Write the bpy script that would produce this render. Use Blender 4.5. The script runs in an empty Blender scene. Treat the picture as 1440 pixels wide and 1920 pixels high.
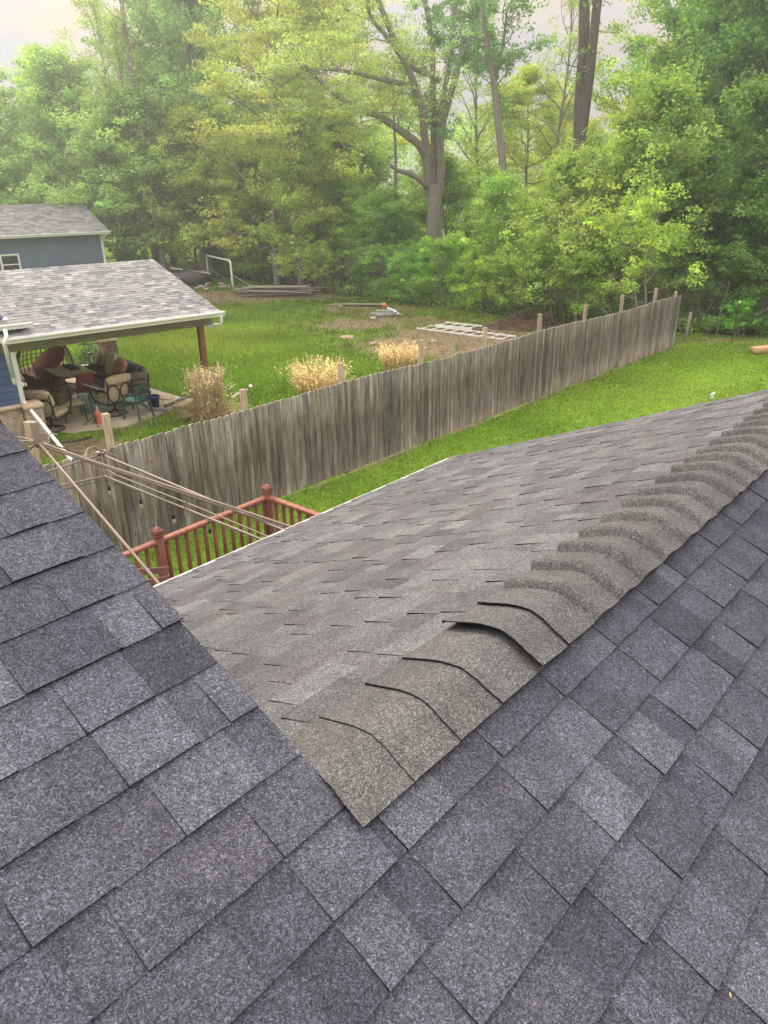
import bpy, math, random
import numpy as np
from mathutils import Vector, Matrix
R = math.radians
random.seed(5)
rng = np.random.default_rng(7)
scn = bpy.context.scene
C = scn.collection

# ------------------------------------------------------------------ camera
CAMZ = 5.3
FPX, PITCH, ROLL = 1374.93, 0.42133, -0.01436           # focal length in photo pixels (1440 x 1920)
CR = np.array([0.99989692, -0.00587197, -0.01310218])
CU = np.array([0.01435783, 0.40893108, 0.91245231])
CF = np.array([0.0, 0.91254638, -0.40897324])
cam_d = bpy.data.cameras.new('camera')
cam = bpy.data.objects.new('camera', cam_d)
C.objects.link(cam)
scn.camera = cam
cam_d.sensor_fit = 'VERTICAL'
cam_d.sensor_height = 36.0
cam_d.lens = FPX / 1920 * 36.0
cam_d.clip_start = 0.05
cam_d.clip_end = 2000
cam.matrix_world = Matrix(((CR[0], CU[0], -CF[0], 0), (CR[1], CU[1], -CF[1], 0), (CR[2], CU[2], -CF[2], CAMZ), (0, 0, 0, 1)))
cam_d.dof.use_dof = False

# ------------------------------------------------------------------ world and sun
SUN_EL, SUN_AZ = R(36), R(-34)                          # azimuth from +Y towards +X
w = bpy.data.worlds.new('World')
scn.world = w
w.use_nodes = True
nt = w.node_tree
for n in list(nt.nodes):
    nt.nodes.remove(n)
def N(tree, t, **kw):
    n = tree.nodes.new(t)
    for k, v in kw.items():
        setattr(n, k, v)
    return n
out = N(nt, 'ShaderNodeOutputWorld')
bg = N(nt, 'ShaderNodeBackground')
sky = N(nt, 'ShaderNodeTexSky', sky_type='NISHITA')
sky.sun_disc = False
sky.sun_elevation = SUN_EL
sky.sun_rotation = SUN_AZ
sky.air_density = 1.2
sky.dust_density = 0.3
tc = N(nt, 'ShaderNodeTexCoord')
mp = N(nt, 'ShaderNodeMapping')
mp.inputs['Scale'].default_value = (1.6, 1.6, 5.0)
nz = N(nt, 'ShaderNodeTexNoise')
nz.inputs['Scale'].default_value = 2.2
nz.inputs['Detail'].default_value = 7
nz.inputs['Roughness'].default_value = 0.58
rp = N(nt, 'ShaderNodeValToRGB')
rp.color_ramp.elements[0].position = 0.28
rp.color_ramp.elements[1].position = 0.50
rp2 = N(nt, 'ShaderNodeValToRGB')                       # cloud colours: grey-lavender bases, peach lit edges
rp2.color_ramp.elements[0].position = 0.35
rp2.color_ramp.elements[0].color = (10.0, 10.1, 10.6, 1)
rp2.color_ramp.elements[1].position = 0.72
rp2.color_ramp.elements[1].color = (14.0, 11.2, 8.4, 1)
nz2 = N(nt, 'ShaderNodeTexNoise')
nz2.inputs['Scale'].default_value = 3.4
nz2.inputs['Detail'].default_value = 6
mx = N(nt, 'ShaderNodeMix', data_type='RGBA')
nt.links.new(tc.outputs['Generated'], mp.inputs['Vector'])
nt.links.new(mp.outputs[0], nz.inputs['Vector'])
nt.links.new(mp.outputs[0], nz2.inputs['Vector'])
nt.links.new(nz.outputs['Fac'], rp.inputs[0])
nt.links.new(nz2.outputs['Fac'], rp2.inputs[0])
nt.links.new(rp.outputs[0], mx.inputs['Factor'])
nt.links.new(sky.outputs[0], mx.inputs['A'])
nt.links.new(rp2.outputs[0], mx.inputs['B'])
sx_ = N(nt, 'ShaderNodeSeparateXYZ'); nt.links.new(tc.outputs['Generated'], sx_.inputs[0])   # overcast sky: the zenith is brighter than the horizon
pw = N(nt, 'ShaderNodeMath', operation='POWER'); pw.inputs[1].default_value = 1.6; mr = N(nt, 'ShaderNodeMapRange'); mr.inputs['From Min'].default_value = 0.0; mr.inputs['From Max'].default_value = 1.0; mr.inputs['To Min'].default_value = 0.40; mr.inputs['To Max'].default_value = 3.15
ab_ = N(nt, 'ShaderNodeMath', operation='MAXIMUM'); ab_.inputs[1].default_value = 0.0; nt.links.new(sx_.outputs[2], ab_.inputs[0]); nt.links.new(ab_.outputs[0], pw.inputs[0]); nt.links.new(pw.outputs[0], mr.inputs['Value'])
vm = N(nt, 'ShaderNodeVectorMath', operation='SCALE'); nt.links.new(mx.outputs['Result'], vm.inputs[0]); nt.links.new(mr.outputs[0], vm.inputs['Scale'])
nt.links.new(vm.outputs[0], bg.inputs['Color'])
bg.inputs['Strength'].default_value = 0.125
nt.links.new(bg.outputs[0], out.inputs[0])

sd = bpy.data.lights.new('sun', 'SUN')
sd.energy = 3.0
sd.angle = R(12)
sd.color = (1.0, 0.87, 0.68)
sun = bpy.data.objects.new('sun', sd)
C.objects.link(sun)
sv = Vector((math.sin(SUN_AZ) * math.cos(SUN_EL), math.cos(SUN_AZ) * math.cos(SUN_EL), math.sin(SUN_EL)))
sun.rotation_euler = sv.to_track_quat('Z', 'Y').to_euler()
sun.location = (0, 0, 30)
scn.view_settings.view_transform = 'Standard'
scn.view_settings.look = 'None'
scn.view_settings.gamma = 1
scn.view_settings.exposure = 0.0
scn.cycles.max_bounces = 8
scn.cycles.diffuse_bounces = 5
scn.cycles.transmission_bounces = 5
scn.cycles.transparent_max_bounces = 6
scn.cycles.volume_bounces = 0
scn.cycles.use_denoising = True
scn.cycles.denoising_prefilter = 'NONE'
scn.cycles.caustics_reflective = False
scn.cycles.caustics_refractive = False

# ------------------------------------------------------------------ positions
def ray(px, py):
    return CR * (px - 720) / FPX + CU * (960 - py) / FPX + CF
def gz(y):                                              # the ground falls away slowly from the house
    return CAMZ - (5.16 + .034 * (min(y, 45) - 12))
def G(px, py, up=0.0):                                  # a point on the ground (or up metres above it)
    d = ray(px, py); t = 10.0
    for _ in range(60):
        t = (gz(d[1] * t) + up - CAMZ) / d[2]
    p = d * t; p[2] += CAMZ
    return p
def Y(px, py, y):                                       # a point at distance y
    d = ray(px, py); p = d * (y / d[1]); p[2] += CAMZ
    return p
def col(px, y, up=0.0):                                 # ground point at distance y seen in that column
    p = Y(px, 520, y); p[2] = gz(y) + up
    return p
def hz(a):
    return np.array([math.sin(a), math.cos(a), 0.0])

# ------------------------------------------------------------------ mesh builder
class MB:
    def __init__(s):
        s.v = []; s.f = []; s.m = []; s.c = []; s.sm = []
    def poly(s, pts, m=0, c=None, smooth=False):
        b = len(s.v)
        s.v.extend([tuple(map(float, p)) for p in pts])
        s.f.append(tuple(range(b, b + len(pts)))); s.m.append(m); s.sm.append(smooth)
        if c is None: c = (1, 1, 1)
        if np.ndim(c[0]) == 0: c = [c] * len(pts)
        s.c.extend([tuple(k) for k in c])
    def add(s, verts, faces, m=0, c=(1, 1, 1), smooth=False):
        b = len(s.v)
        s.v.extend([tuple(map(float, p)) for p in verts])
        for f in faces:
            s.f.append(tuple(b + i for i in f)); s.m.append(m); s.sm.append(smooth)
            s.c.extend([tuple(c)] * len(f))
    def box(s, c, size, M=None, m=0, col=(1, 1, 1), bev=0.0, taper=1.0):
        hx, hy, hz_ = size[0] / 2, size[1] / 2, size[2] / 2
        if bev <= 0:
            P = [(-hx, -hy, -hz_), (hx, -hy, -hz_), (hx, hy, -hz_), (-hx, hy, -hz_),
                 (-hx * taper, -hy * taper, hz_), (hx * taper, -hy * taper, hz_), (hx * taper, hy * taper, hz_), (-hx * taper, hy * taper, hz_)]
            F = [(3, 2, 1, 0), (4, 5, 6, 7), (0, 1, 5, 4), (1, 2, 6, 5), (2, 3, 7, 6), (3, 0, 4, 7)]
        else:
            b = min(bev, hx * .95, hy * .95, hz_ * .95)
            P = []; rings = [(-hz_, b), (-hz_ + b, 0), (hz_ - b, 0), (hz_, b)]
            for z, i in rings:
                x, y = hx - i, hy - i; e = b if i == 0 else b * .3
                P += [(-x + e, -y, z), (x - e, -y, z), (x, -y + e, z), (x, y - e, z), (x - e, y, z), (-x + e, y, z), (-x, y - e, z), (-x, -y + e, z)]
            F = [tuple(range(7, -1, -1)), tuple(range(24, 32))]
            for k in range(3):
                for j in range(8):
                    a, d = k * 8 + j, k * 8 + (j + 1) % 8
                    F.append((a, d, d + 8, a + 8))
        P = np.array(P, float)
        if M is not None: P = P @ np.array(M, float).T
        P = P + np.array(c, float)
        s.add(P, F, m, col, bev > 0)
    def bar(s, a, b, w_, h_, m=0, col=(1, 1, 1), up=(0, 0, 1), bev=0.0):    # rectangular bar from a to b
        a = np.array(a, float); b = np.array(b, float); d = b - a; L = np.linalg.norm(d)
        if L < 1e-6: return
        x = d / L; up = np.array(up, float)
        if abs(x @ up) > .98: up = np.array([1.0, 0, 0])
        y = np.cross(up, x); y /= np.linalg.norm(y); z = np.cross(x, y)
        s.box((a + b) / 2, (L, w_, h_), np.stack([x, y, z], 1), m, col, bev)
    def tube(s, pts, r, n=8, m=0, col=(1, 1, 1), closed=False, cap=True):
        pts = [np.array(p, float) for p in pts]; k = len(pts)
        rs = r if hasattr(r, '__len__') else [r] * k
        V = []; prev = None
        for i, p in enumerate(pts):
            if closed: t = pts[(i + 1) % k] - pts[i - 1]
            else: t = pts[min(i + 1, k - 1)] - pts[max(i - 1, 0)]
            t = t / (np.linalg.norm(t) + 1e-9)
            if prev is None:
                a = np.array([0, 0, 1.0]) if abs(t[2]) < .9 else np.array([1.0, 0, 0])
            else: a = prev
            x = a - t * (a @ t); x /= np.linalg.norm(x) + 1e-9; prev = x; y = np.cross(t, x)
            for j in range(n):
                an = 2 * math.pi * j / n
                V.append(p + (x * math.cos(an) + y * math.sin(an)) * rs[i])
        F = []
        for i in range(k if closed else k - 1):
            for j in range(n):
                a, b = i * n + j, i * n + (j + 1) % n
                c_, d = ((i + 1) % k) * n + (j + 1) % n, ((i + 1) % k) * n + j
                F.append((a, b, c_, d))
        s.add(V, F, m, col, True)
        if cap and not closed:
            s.add(V[:n], [tuple(range(n - 1, -1, -1))], m, col); s.add(V[-n:], [tuple(range(n))], m, col)
    def lathe(s, prof, c=(0, 0, 0), n=20, m=0, col=(1, 1, 1), M=None):
        V = []
        for r, z in prof:
            for j in range(n):
                a = 2 * math.pi * j / n
                V.append((r * math.cos(a), r * math.sin(a), z))
        V = np.array(V)
        if M is not None: V = V @ np.array(M, float).T
        V = V + np.array(c, float)
        F = []
        for i in range(len(prof) - 1):
            for j in range(n):
                F.append((i * n + j, i * n + (j + 1) % n, (i + 1) * n + (j + 1) % n, (i + 1) * n + j))
        s.add(V, F, m, col, True)
    def blob(s, c, size, M=None, m=0, col=(1, 1, 1), p=2.6, n=10, k=14, lump=0.0):  # superellipsoid cushion
        V = []
        for i in range(n + 1):
            th = math.pi * i / n - math.pi / 2
            for j in range(k):
                ph = 2 * math.pi * j / k
                f = lambda t: math.copysign(abs(t) ** (2 / p), t)
                v = np.array([f(math.cos(th)) * f(math.cos(ph)), f(math.cos(th)) * f(math.sin(ph)), f(math.sin(th))])
                V.append(v * (1 + lump * math.sin(3.1 * ph + 2 * th) * math.cos(2.3 * th)))
        V = np.array(V) * (np.array(size) / 2)
        if M is not None: V = V @ np.array(M, float).T
        V = V + np.array(c, float); F = []
        for i in range(n):
            for j in range(k):
                F.append((i * k + j, i * k + (j + 1) % k, (i + 1) * k + (j + 1) % k, (i + 1) * k + j))
        s.add(V, F, m, col, True)
    def build(s, name, mats, parent=None, label=None):
        me = bpy.data.meshes.new(name)
        me.from_pydata(s.v, [], s.f)
        if not isinstance(mats, (list, tuple)): mats = [mats]
        for m in mats: me.materials.append(m)
        me.polygons.foreach_set('material_index', s.m)
        me.polygons.foreach_set('use_smooth', s.sm)
        at = me.color_attributes.new('tint', 'FLOAT_COLOR', 'CORNER')
        a = np.ones((len(s.c), 4), np.float32); a[:, :3] = np.array(s.c, np.float32)
        at.data.foreach_set('color', a.ravel())
        me.update()
        o = bpy.data.objects.new(name, me); C.objects.link(o)
        if parent is not None: o.parent = parent
        if label: o['label'] = label
        return o
def rotz(a):
    c, s_ = math.cos(a), math.sin(a); return np.array([[c, -s_, 0], [s_, c, 0], [0, 0, 1.0]])
def rotx(a):
    c, s_ = math.cos(a), math.sin(a); return np.array([[1.0, 0, 0], [0, c, -s_], [0, s_, c]])
def roty(a):
    c, s_ = math.cos(a), math.sin(a); return np.array([[c, 0, s_], [0, 1.0, 0], [-s_, 0, c]])

def fastmesh(name, V, F4, mat, colors=None, tri=False):
    """V (n,3), faces (k,4) or (k,3) numpy; colors per face (k,3)"""
    me = bpy.data.meshes.new(name)
    k, q = F4.shape
    me.vertices.add(len(V)); me.vertices.foreach_set('co', V.astype(np.float32).ravel())
    me.loops.add(k * q); me.loops.foreach_set('vertex_index', F4.astype(np.int32).ravel())
    me.polygons.add(k)
    me.polygons.foreach_set('loop_start', np.arange(0, k * q, q, dtype=np.int32))
    me.materials.append(mat)
    if colors is not None:
        at = me.color_attributes.new('tint', 'FLOAT_COLOR', 'CORNER')
        a = np.ones((k * q, 4), np.float32); a[:, :3] = np.repeat(colors, q, axis=0)
        at.data.foreach_set('color', a.ravel())
    me.update(calc_edges=True)
    me.validate()
    return me
def tag(o, label, cat, group=None, kind=None):
    if label: o['label'] = label
    if cat: o['category'] = cat
    if group: o['group'] = group
    if kind: o['kind'] = kind
    return o
def thing(name, label, cat, loc=(0, 0, 0), rz=0.0, group=None):
    o = bpy.data.objects.new(name, None); C.objects.link(o)
    o.empty_display_size = .2
    o.location = Vector([float(t) for t in loc]); o.rotation_euler = (0, 0, rz)
    return tag(o, label, cat, group)
def structure(o):
    o['kind'] = 'structure'; return o

# ------------------------------------------------------------------ materials
def newmat(name):
    m = bpy.data.materials.new(name); m.use_nodes = True
    t = m.node_tree
    for n in list(t.nodes): t.nodes.remove(n)
    o = N(t, 'ShaderNodeOutputMaterial'); p = N(t, 'ShaderNodeBsdfPrincipled')
    t.links.new(p.outputs[0], o.inputs[0])
    return m, t, p, o
def simple(name, c, rough=.7, var=.12, scale=6.0, bump=0.0, metal=0.0, stretch=(1, 1, 1), tint=True, c2=None, detail=5.0, spec=.4, mixlo=.35, mixhi=.65):
    """paint, wood, metal: a base colour broken by noise in object space, times the mesh tint"""
    m, t, p, o = newmat(name)
    tcn = N(t, 'ShaderNodeTexCoord'); mp_ = N(t, 'ShaderNodeMapping'); mp_.inputs['Scale'].default_value = stretch
    nz_ = N(t, 'ShaderNodeTexNoise'); nz_.inputs['Scale'].default_value = scale; nz_.inputs['Detail'].default_value = detail
    t.links.new(tcn.outputs['Object'], mp_.inputs[0]); t.links.new(mp_.outputs[0], nz_.inputs['Vector'])
    r_ = N(t, 'ShaderNodeValToRGB')
    r_.color_ramp.elements[0].position = mixlo; r_.color_ramp.elements[1].position = mixhi
    if c2 is None:
        lo = tuple(k * (1 - var) for k in c); hi = tuple(min(1, k * (1 + var)) for k in c)
    else: lo, hi = c2, c
    r_.color_ramp.elements[0].color = (*lo, 1); r_.color_ramp.elements[1].color = (*hi, 1)
    t.links.new(nz_.outputs['Fac'], r_.inputs[0])
    src = r_.outputs[0]
    if tint:
        at = N(t, 'ShaderNodeAttribute', attribute_name='tint')
        mm = N(t, 'ShaderNodeMix', data_type='RGBA', blend_type='MULTIPLY'); mm.inputs['Factor'].default_value = 1
        t.links.new(src, mm.inputs['A']); t.links.new(at.outputs['Color'], mm.inputs['B']); src = mm.outputs['Result']
    t.links.new(src, p.inputs['Base Color'])
    p.inputs['Roughness'].default_value = rough; p.inputs['Metallic'].default_value = metal
    p.inputs['Specular IOR Level'].default_value = spec
    if bump:
        b = N(t, 'ShaderNodeBump'); b.inputs['Strength'].default_value = bump; b.inputs['Distance'].default_value = .01
        t.links.new(nz_.outputs['Fac'], b.inputs['Height']); t.links.new(b.outputs[0], p.inputs['Normal'])
    return m
def math_node(t, op, a, b=None, clamp=False):
    n = N(t, 'ShaderNodeMath', operation=op); n.use_clamp = clamp
    for i, x in enumerate((a, b)):
        if x is None: continue
        if isinstance(x, (int, float)): n.inputs[i].default_value = x
        else: t.links.new(x, n.inputs[i])
    return n.outputs[0]
def mixc(t, fac, a, b, mode='MIX'):
    n = N(t, 'ShaderNodeMix', data_type='RGBA', blend_type=mode)
    for k, x in (('Factor', fac), ('A', a), ('B', b)):
        if isinstance(x, (int, float)): n.inputs[k].default_value = x
        elif isinstance(x, tuple): n.inputs[k].default_value = (*x, 1)
        else: t.links.new(x, n.inputs[k])
    return n.outputs['Result']
def noise(t, vec, scale, detail=4.0, rough=.5):
    n = N(t, 'ShaderNodeTexNoise'); n.inputs['Scale'].default_value = scale; n.inputs['Detail'].default_value = detail
    n.inputs['Roughness'].default_value = rough
    if vec is not None: t.links.new(vec, n.inputs['Vector'])
    return n.outputs['Fac']
def ramp(t, fac, stops):
    n = N(t, 'ShaderNodeValToRGB'); e = n.color_ramp.elements
    while len(e) < len(stops): e.new(.5)
    for el, (p_, c) in zip(e, stops):
        el.position = p_; el.color = (*c, 1) if isinstance(c, tuple) else (c, c, c, 1)
    t.links.new(fac, n.inputs[0]); return n.outputs[0]

def granule_mat(name, gs=420.0, contrast=1.0, patch=.16, warm=(1, 1, 1)):
    """asphalt shingle surface: mineral granules, light flecks, worn and stained patches"""
    m, t, p, o = newmat(name)
    g = N(t, 'ShaderNodeNewGeometry'); pos = g.outputs['Position']
    vo = N(t, 'ShaderNodeTexVoronoi'); vo.inputs['Scale'].default_value = gs; t.links.new(pos, vo.inputs['Vector'])
    sep = N(t, 'ShaderNodeSeparateColor'); t.links.new(vo.outputs['Color'], sep.inputs[0])
    gr = ramp(t, sep.outputs[0], [(0.0, 1 - .55 * contrast), (.35, 1 - .22 * contrast), (.70, 1 + .14 * contrast), (.90, 1 + .55 * contrast), (1.0, 1 + 1.15 * contrast)])
    vo2 = N(t, 'ShaderNodeTexVoronoi'); vo2.inputs['Scale'].default_value = gs * .42; t.links.new(pos, vo2.inputs['Vector'])
    sep2 = N(t, 'ShaderNodeSeparateColor'); t.links.new(vo2.outputs['Color'], sep2.inputs[0])
    gr2 = ramp(t, sep2.outputs[1], [(0.0, 1 - .22 * contrast), (.6, 1.0), (.93, 1 + .10 * contrast), (1.0, 1 + .35 * contrast)])
    n1 = noise(t, pos, 9.0, 5, .6); pt = ramp(t, n1, [(.3, 1 - patch), (.7, 1 + patch)])
    n3 = noise(t, pos, 1.3, 3, .6); pt3 = ramp(t, n3, [(.3, (1 - patch * .7, 1 - patch * .7, 1 - patch * .5)), (.7, (1 + patch * .6, 1 + patch * .55, 1 + patch * .4))])
    n2 = noise(t, pos, 45.0, 3, .7); pt2 = ramp(t, n2, [(.35, .92), (.65, 1.08)])
    at = N(t, 'ShaderNodeAttribute', attribute_name='tint')
    c = mixc(t, 1.0, at.outputs['Color'], gr, 'MULTIPLY')
    for q in (gr2, pt, pt2, pt3, warm): c = mixc(t, 1.0, c, q, 'MULTIPLY')
    t.links.new(c, p.inputs['Base Color'])
    p.inputs['Roughness'].default_value = .92; p.inputs['Specular IOR Level'].default_value = .25
    b = N(t, 'ShaderNodeBump'); b.inputs['Strength'].default_value = .75; b.inputs['Distance'].default_value = .0016
    t.links.new(sep.outputs[1], b.inputs['Height'])
    b2 = N(t, 'ShaderNodeBump'); b2.inputs['Strength'].default_value = .5; b2.inputs['Distance'].default_value = .006
    t.links.new(noise(t, pos, 30, 3), b2.inputs['Height']); t.links.new(b2.outputs[0], b.inputs['Normal'])
    t.links.new(b.outputs[0], p.inputs['Normal'])
    return m
M_shingle = granule_mat('shingle granules', gs=390, contrast=1.1, patch=.17)
M_cap = granule_mat('ridge cap granules', gs=390, contrast=1.05, warm=(1.0, .99, .98))
M_nshingle = granule_mat('light shingle granules', gs=160, contrast=.5)
M_edge = simple('asphalt cut edge', (.012, .012, .016), .9, .3, 40, tint=False)
M_white = simple('white painted aluminium', (.80, .80, .80), .45, .05, 3, spec=.5)
M_alu = simple('dull aluminium', (.55, .56, .57), .4, .2, 9, metal=.6)

def fence_wood():
    m, t, p, o = newmat('weathered fence boards')
    tcn = N(t, 'ShaderNodeTexCoord'); ob = tcn.outputs['Object']
    mp_ = N(t, 'ShaderNodeMapping'); mp_.inputs['Scale'].default_value = (14, 14, 1.0); t.links.new(ob, mp_.inputs[0])
    g1 = noise(t, mp_.outputs[0], 3.0, 6, .65)
    base = ramp(t, g1, [(.28, (.110, .098, .096)), (.5, (.205, .187, .184)), (.72, (.34, .322, .325))])
    mp2 = N(t, 'ShaderNodeMapping'); mp2.inputs['Scale'].default_value = (7, 7, .7); t.links.new(ob, mp2.inputs[0])
    st = ramp(t, noise(t, mp2.outputs[0], 1.6, 4, .6), [(.36, (.52, .49, .46)), (.64, (1.22, 1.20, 1.18))])
    vo = N(t, 'ShaderNodeTexVoronoi'); vo.inputs['Scale'].default_value = 1.0
    mp3 = N(t, 'ShaderNodeMapping'); mp3.inputs['Scale'].default_value = (7.3, 7.3, 2.6); t.links.new(ob, mp3.inputs[0]); t.links.new(mp3.outputs[0], vo.inputs['Vector'])
    kn = ramp(t, vo.outputs['Distance'], [(.07, (.45, .36, .28)), (.13, (1.35, 1.2, 1.0)), (.2, (1, 1, 1))])
    sp = N(t, 'ShaderNodeSeparateXYZ'); t.links.new(ob, sp.inputs[0])
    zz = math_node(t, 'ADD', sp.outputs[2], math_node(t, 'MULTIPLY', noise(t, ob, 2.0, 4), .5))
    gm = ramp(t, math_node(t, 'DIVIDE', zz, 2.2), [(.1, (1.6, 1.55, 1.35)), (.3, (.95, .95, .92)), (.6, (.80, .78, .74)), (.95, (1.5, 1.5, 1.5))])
    at = N(t, 'ShaderNodeAttribute', attribute_name='tint')
    c = base
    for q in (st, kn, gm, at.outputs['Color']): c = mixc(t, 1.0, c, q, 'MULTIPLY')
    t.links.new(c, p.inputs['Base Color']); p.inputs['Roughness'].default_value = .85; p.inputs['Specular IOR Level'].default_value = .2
    b = N(t, 'ShaderNodeBump'); b.inputs['Strength'].default_value = .5; b.inputs['Distance'].default_value = .006
    t.links.new(g1, b.inputs['Height']); t.links.new(b.outputs[0], p.inputs['Normal'])
    return m
M_fence = fence_wood()
M_post = simple('pale treated post wood', (.42, .33, .23), .8, .2, 3, stretch=(18, 18, 1.2), c2=(.22, .17, .12), bump=.3)
M_redwood = simple('redwood stained timber', (.25, .090, .062), .7, .2, 4, stretch=(6, 6, 1), c2=(.14, .050, .036), bump=.2)
M_chairwood = simple('faded red slat wood', (.27, .15, .12), .75, .2, 4, c2=(.17, .09, .075))
M_taupe = simple('taupe powder coated steel', (.205, .150, .128), .42, .12, 5, spec=.5)
M_cable = simple('black rubber', (.02, .02, .022), .5, .2, 8)
M_tan = simple('tan cushion fabric', (.68, .54, .37), .9, .1, 14, c2=(.55, .42, .28))
M_bronze = simple('dark bronze steel', (.03, .024, .02), .45, .2, 9)
M_brown = simple('red brown wood and wicker', (.34, .13, .09), .7, .25, 7, c2=(.20, .075, .055))
M_wicker = simple('brown wicker', (.22, .14, .075), .75, .3, 20)
M_dkwicker = simple('grey brown wicker', (.15, .13, .11), .8, .4, 18, stretch=(1, 1, 6))
M_darkcush = simple('charcoal cushion fabric', (.07, .07, .075), .85, .3, 8)
M_redsling = simple('red sling fabric', (.30, .05, .045), .75, .15, 30)
M_tabletop = simple('mottled tan table top', (.42, .36, .25), .55, .3, 10)
M_green = simple('dark green resin', (.035, .085, .065), .45, .15, 5)
M_teal = simple('striped teal towel', (.35, .55, .52), .9, .4, 22, stretch=(1, 9, 1), c2=(.06, .33, .33))
M_blue = simple('blue bucket plastic', (.02, .035, .16), .4, .15, 5)
M_orange = simple('faded orange plastic', (.70, .20, .13), .55, .15, 7)
M_plaid = simple('red and cream cushion', (.70, .44, .36), .9, .3, 24, c2=(.45, .13, .10))
M_pillow = simple('striped grey cushion', (.72, .64, .52), .9, .4, 22, stretch=(1, 5, 1), c2=(.13, .11, .09))
M_fur = simple('shaggy grey cushion', (.60, .53, .44), 1.0, .4, 40, bump=.6)
M_card = simple('cardboard', (.33, .23, .14), .85, .1, 6)
M_pipe = simple('grey plastic pipe', (.20, .21, .23), .5, .15, 6)
M_rust = simple('rusty steel', (.09, .045, .03), .8, .4, 20)
M_concrete = simple('patio concrete', (.62, .53, .42), .9, .15, 1.6, c2=(.44, .38, .30), bump=.15)
M_limestone = simple('tan cap stone', (.50, .40, .28), .85, .15, 8, bump=.3)
M_stone = simple('rubble stone', (.32, .27, .22), .9, .3, 9, c2=(.14, .10, .08), bump=.4)
M_lumber = simple('weathered grey lumber', (.33, .30, .26), .85, .25, 3, stretch=(1, 8, 8), c2=(.20, .18, .15))
M_newlumber = simple('new pine timber', (.55, .36, .19), .75, .15, 3, stretch=(1, 9, 9))
M_tarp = simple('black tarp', (.022, .022, .025), .35, .3, 5, bump=.5)
M_beam = simple('grey brown beam timber', (.25, .21, .17), .8, .2, 3, stretch=(1, 9, 9))
M_bluesiding = simple('blue vinyl siding', (.06, .10, .22), .55, .08, 2)
M_barnsiding = simple('slate blue siding', (.105, .155, .225), .6, .08, 1)
M_glass = simple('dark window glass', (.02, .022, .025), .08, .1, 2, spec=.8)
M_binmat = simple('green bin plastic', (.02, .09, .06), .5, .1, 4)
def brick_mat(name, c1, c2, mortar, scale=1.0, hgt=.075, wid=.21):
    m, t, p, o = newmat(name)
    tcn = N(t, 'ShaderNodeTexCoord'); sp = N(t, 'ShaderNodeSeparateXYZ'); t.links.new(tcn.outputs['Object'], sp.inputs[0])
    cb = N(t, 'ShaderNodeCombineXYZ'); t.links.new(math_node(t, 'ADD', sp.outputs[0], sp.outputs[1]), cb.inputs[0]); t.links.new(sp.outputs[2], cb.inputs[1])
    b = N(t, 'ShaderNodeTexBrick'); t.links.new(cb.outputs[0], b.inputs['Vector'])
    b.inputs['Scale'].default_value = 1.0; b.inputs['Brick Width'].default_value = wid; b.inputs['Row Height'].default_value = hgt; b.inputs['Mortar Size'].default_value = .008
    b.inputs['Color1'].default_value = (*c1, 1); b.inputs['Color2'].default_value = (*c2, 1); b.inputs['Mortar'].default_value = (*mortar, 1)
    c = mixc(t, 1.0, b.outputs['Color'], ramp(t, noise(t, tcn.outputs['Object'], 7, 5), [(.3, .65), (.7, 1.35)]), 'MULTIPLY')
    t.links.new(c, p.inputs['Base Color']); p.inputs['Roughness'].default_value = .9
    bb = N(t, 'ShaderNodeBump'); bb.inputs['Strength'].default_value = .6; bb.inputs['Distance'].default_value = .01; bb.invert = True
    t.links.new(b.outputs['Fac'], bb.inputs['Height']); t.links.new(bb.outputs[0], p.inputs['Normal'])
    return m
M_brick = brick_mat('reddish brown brick', (.24, .125, .085), (.15, .085, .065), (.34, .30, .25))
M_ledge = brick_mat('stacked ledge stone', (.58, .46, .38), (.42, .32, .26), (.26, .20, .17), hgt=.05, wid=.27)

def leaf_mat():
    m, t, p, o = newmat('foliage')
    t.nodes.remove(p)
    oi = N(t, 'ShaderNodeObjectInfo'); at = N(t, 'ShaderNodeAttribute', attribute_name='tint')
    c = mixc(t, 1.0, oi.outputs['Color'], at.outputs['Color'], 'MULTIPLY')
    d = N(t, 'ShaderNodeBsdfDiffuse'); tr = N(t, 'ShaderNodeBsdfTranslucent'); gl = N(t, 'ShaderNodeBsdfGlossy')
    gl.inputs['Roughness'].default_value = .5; gl.inputs['Color'].default_value = (.5, .55, .55, 1)
    t.links.new(c, d.inputs[0])
    tcx = mixc(t, 1.0, c, (1.16, 1.13, .55), 'MULTIPLY'); t.links.new(tcx, tr.inputs[0])
    a = N(t, 'ShaderNodeMixShader'); a.inputs[0].default_value = .5
    t.links.new(d.outputs[0], a.inputs[1]); t.links.new(tr.outputs[0], a.inputs[2])
    b = N(t, 'ShaderNodeMixShader'); b.inputs[0].default_value = .05
    t.links.new(a.outputs[0], b.inputs[1]); t.links.new(gl.outputs[0], b.inputs[2]); t.links.new(b.outputs[0], o.inputs[0])
    return m
M_leaf = leaf_mat()
M_bark = simple('grey furrowed bark', (.33, .30, .265), .95, .3, 5, stretch=(5, 5, .8), c2=(.17, .155, .14), bump=.6)
M_darkbark = simple('dark bark', (.19, .165, .145), .95, .3, 5, stretch=(5, 5, .8), c2=(.09, .08, .07), bump=.6)

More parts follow.
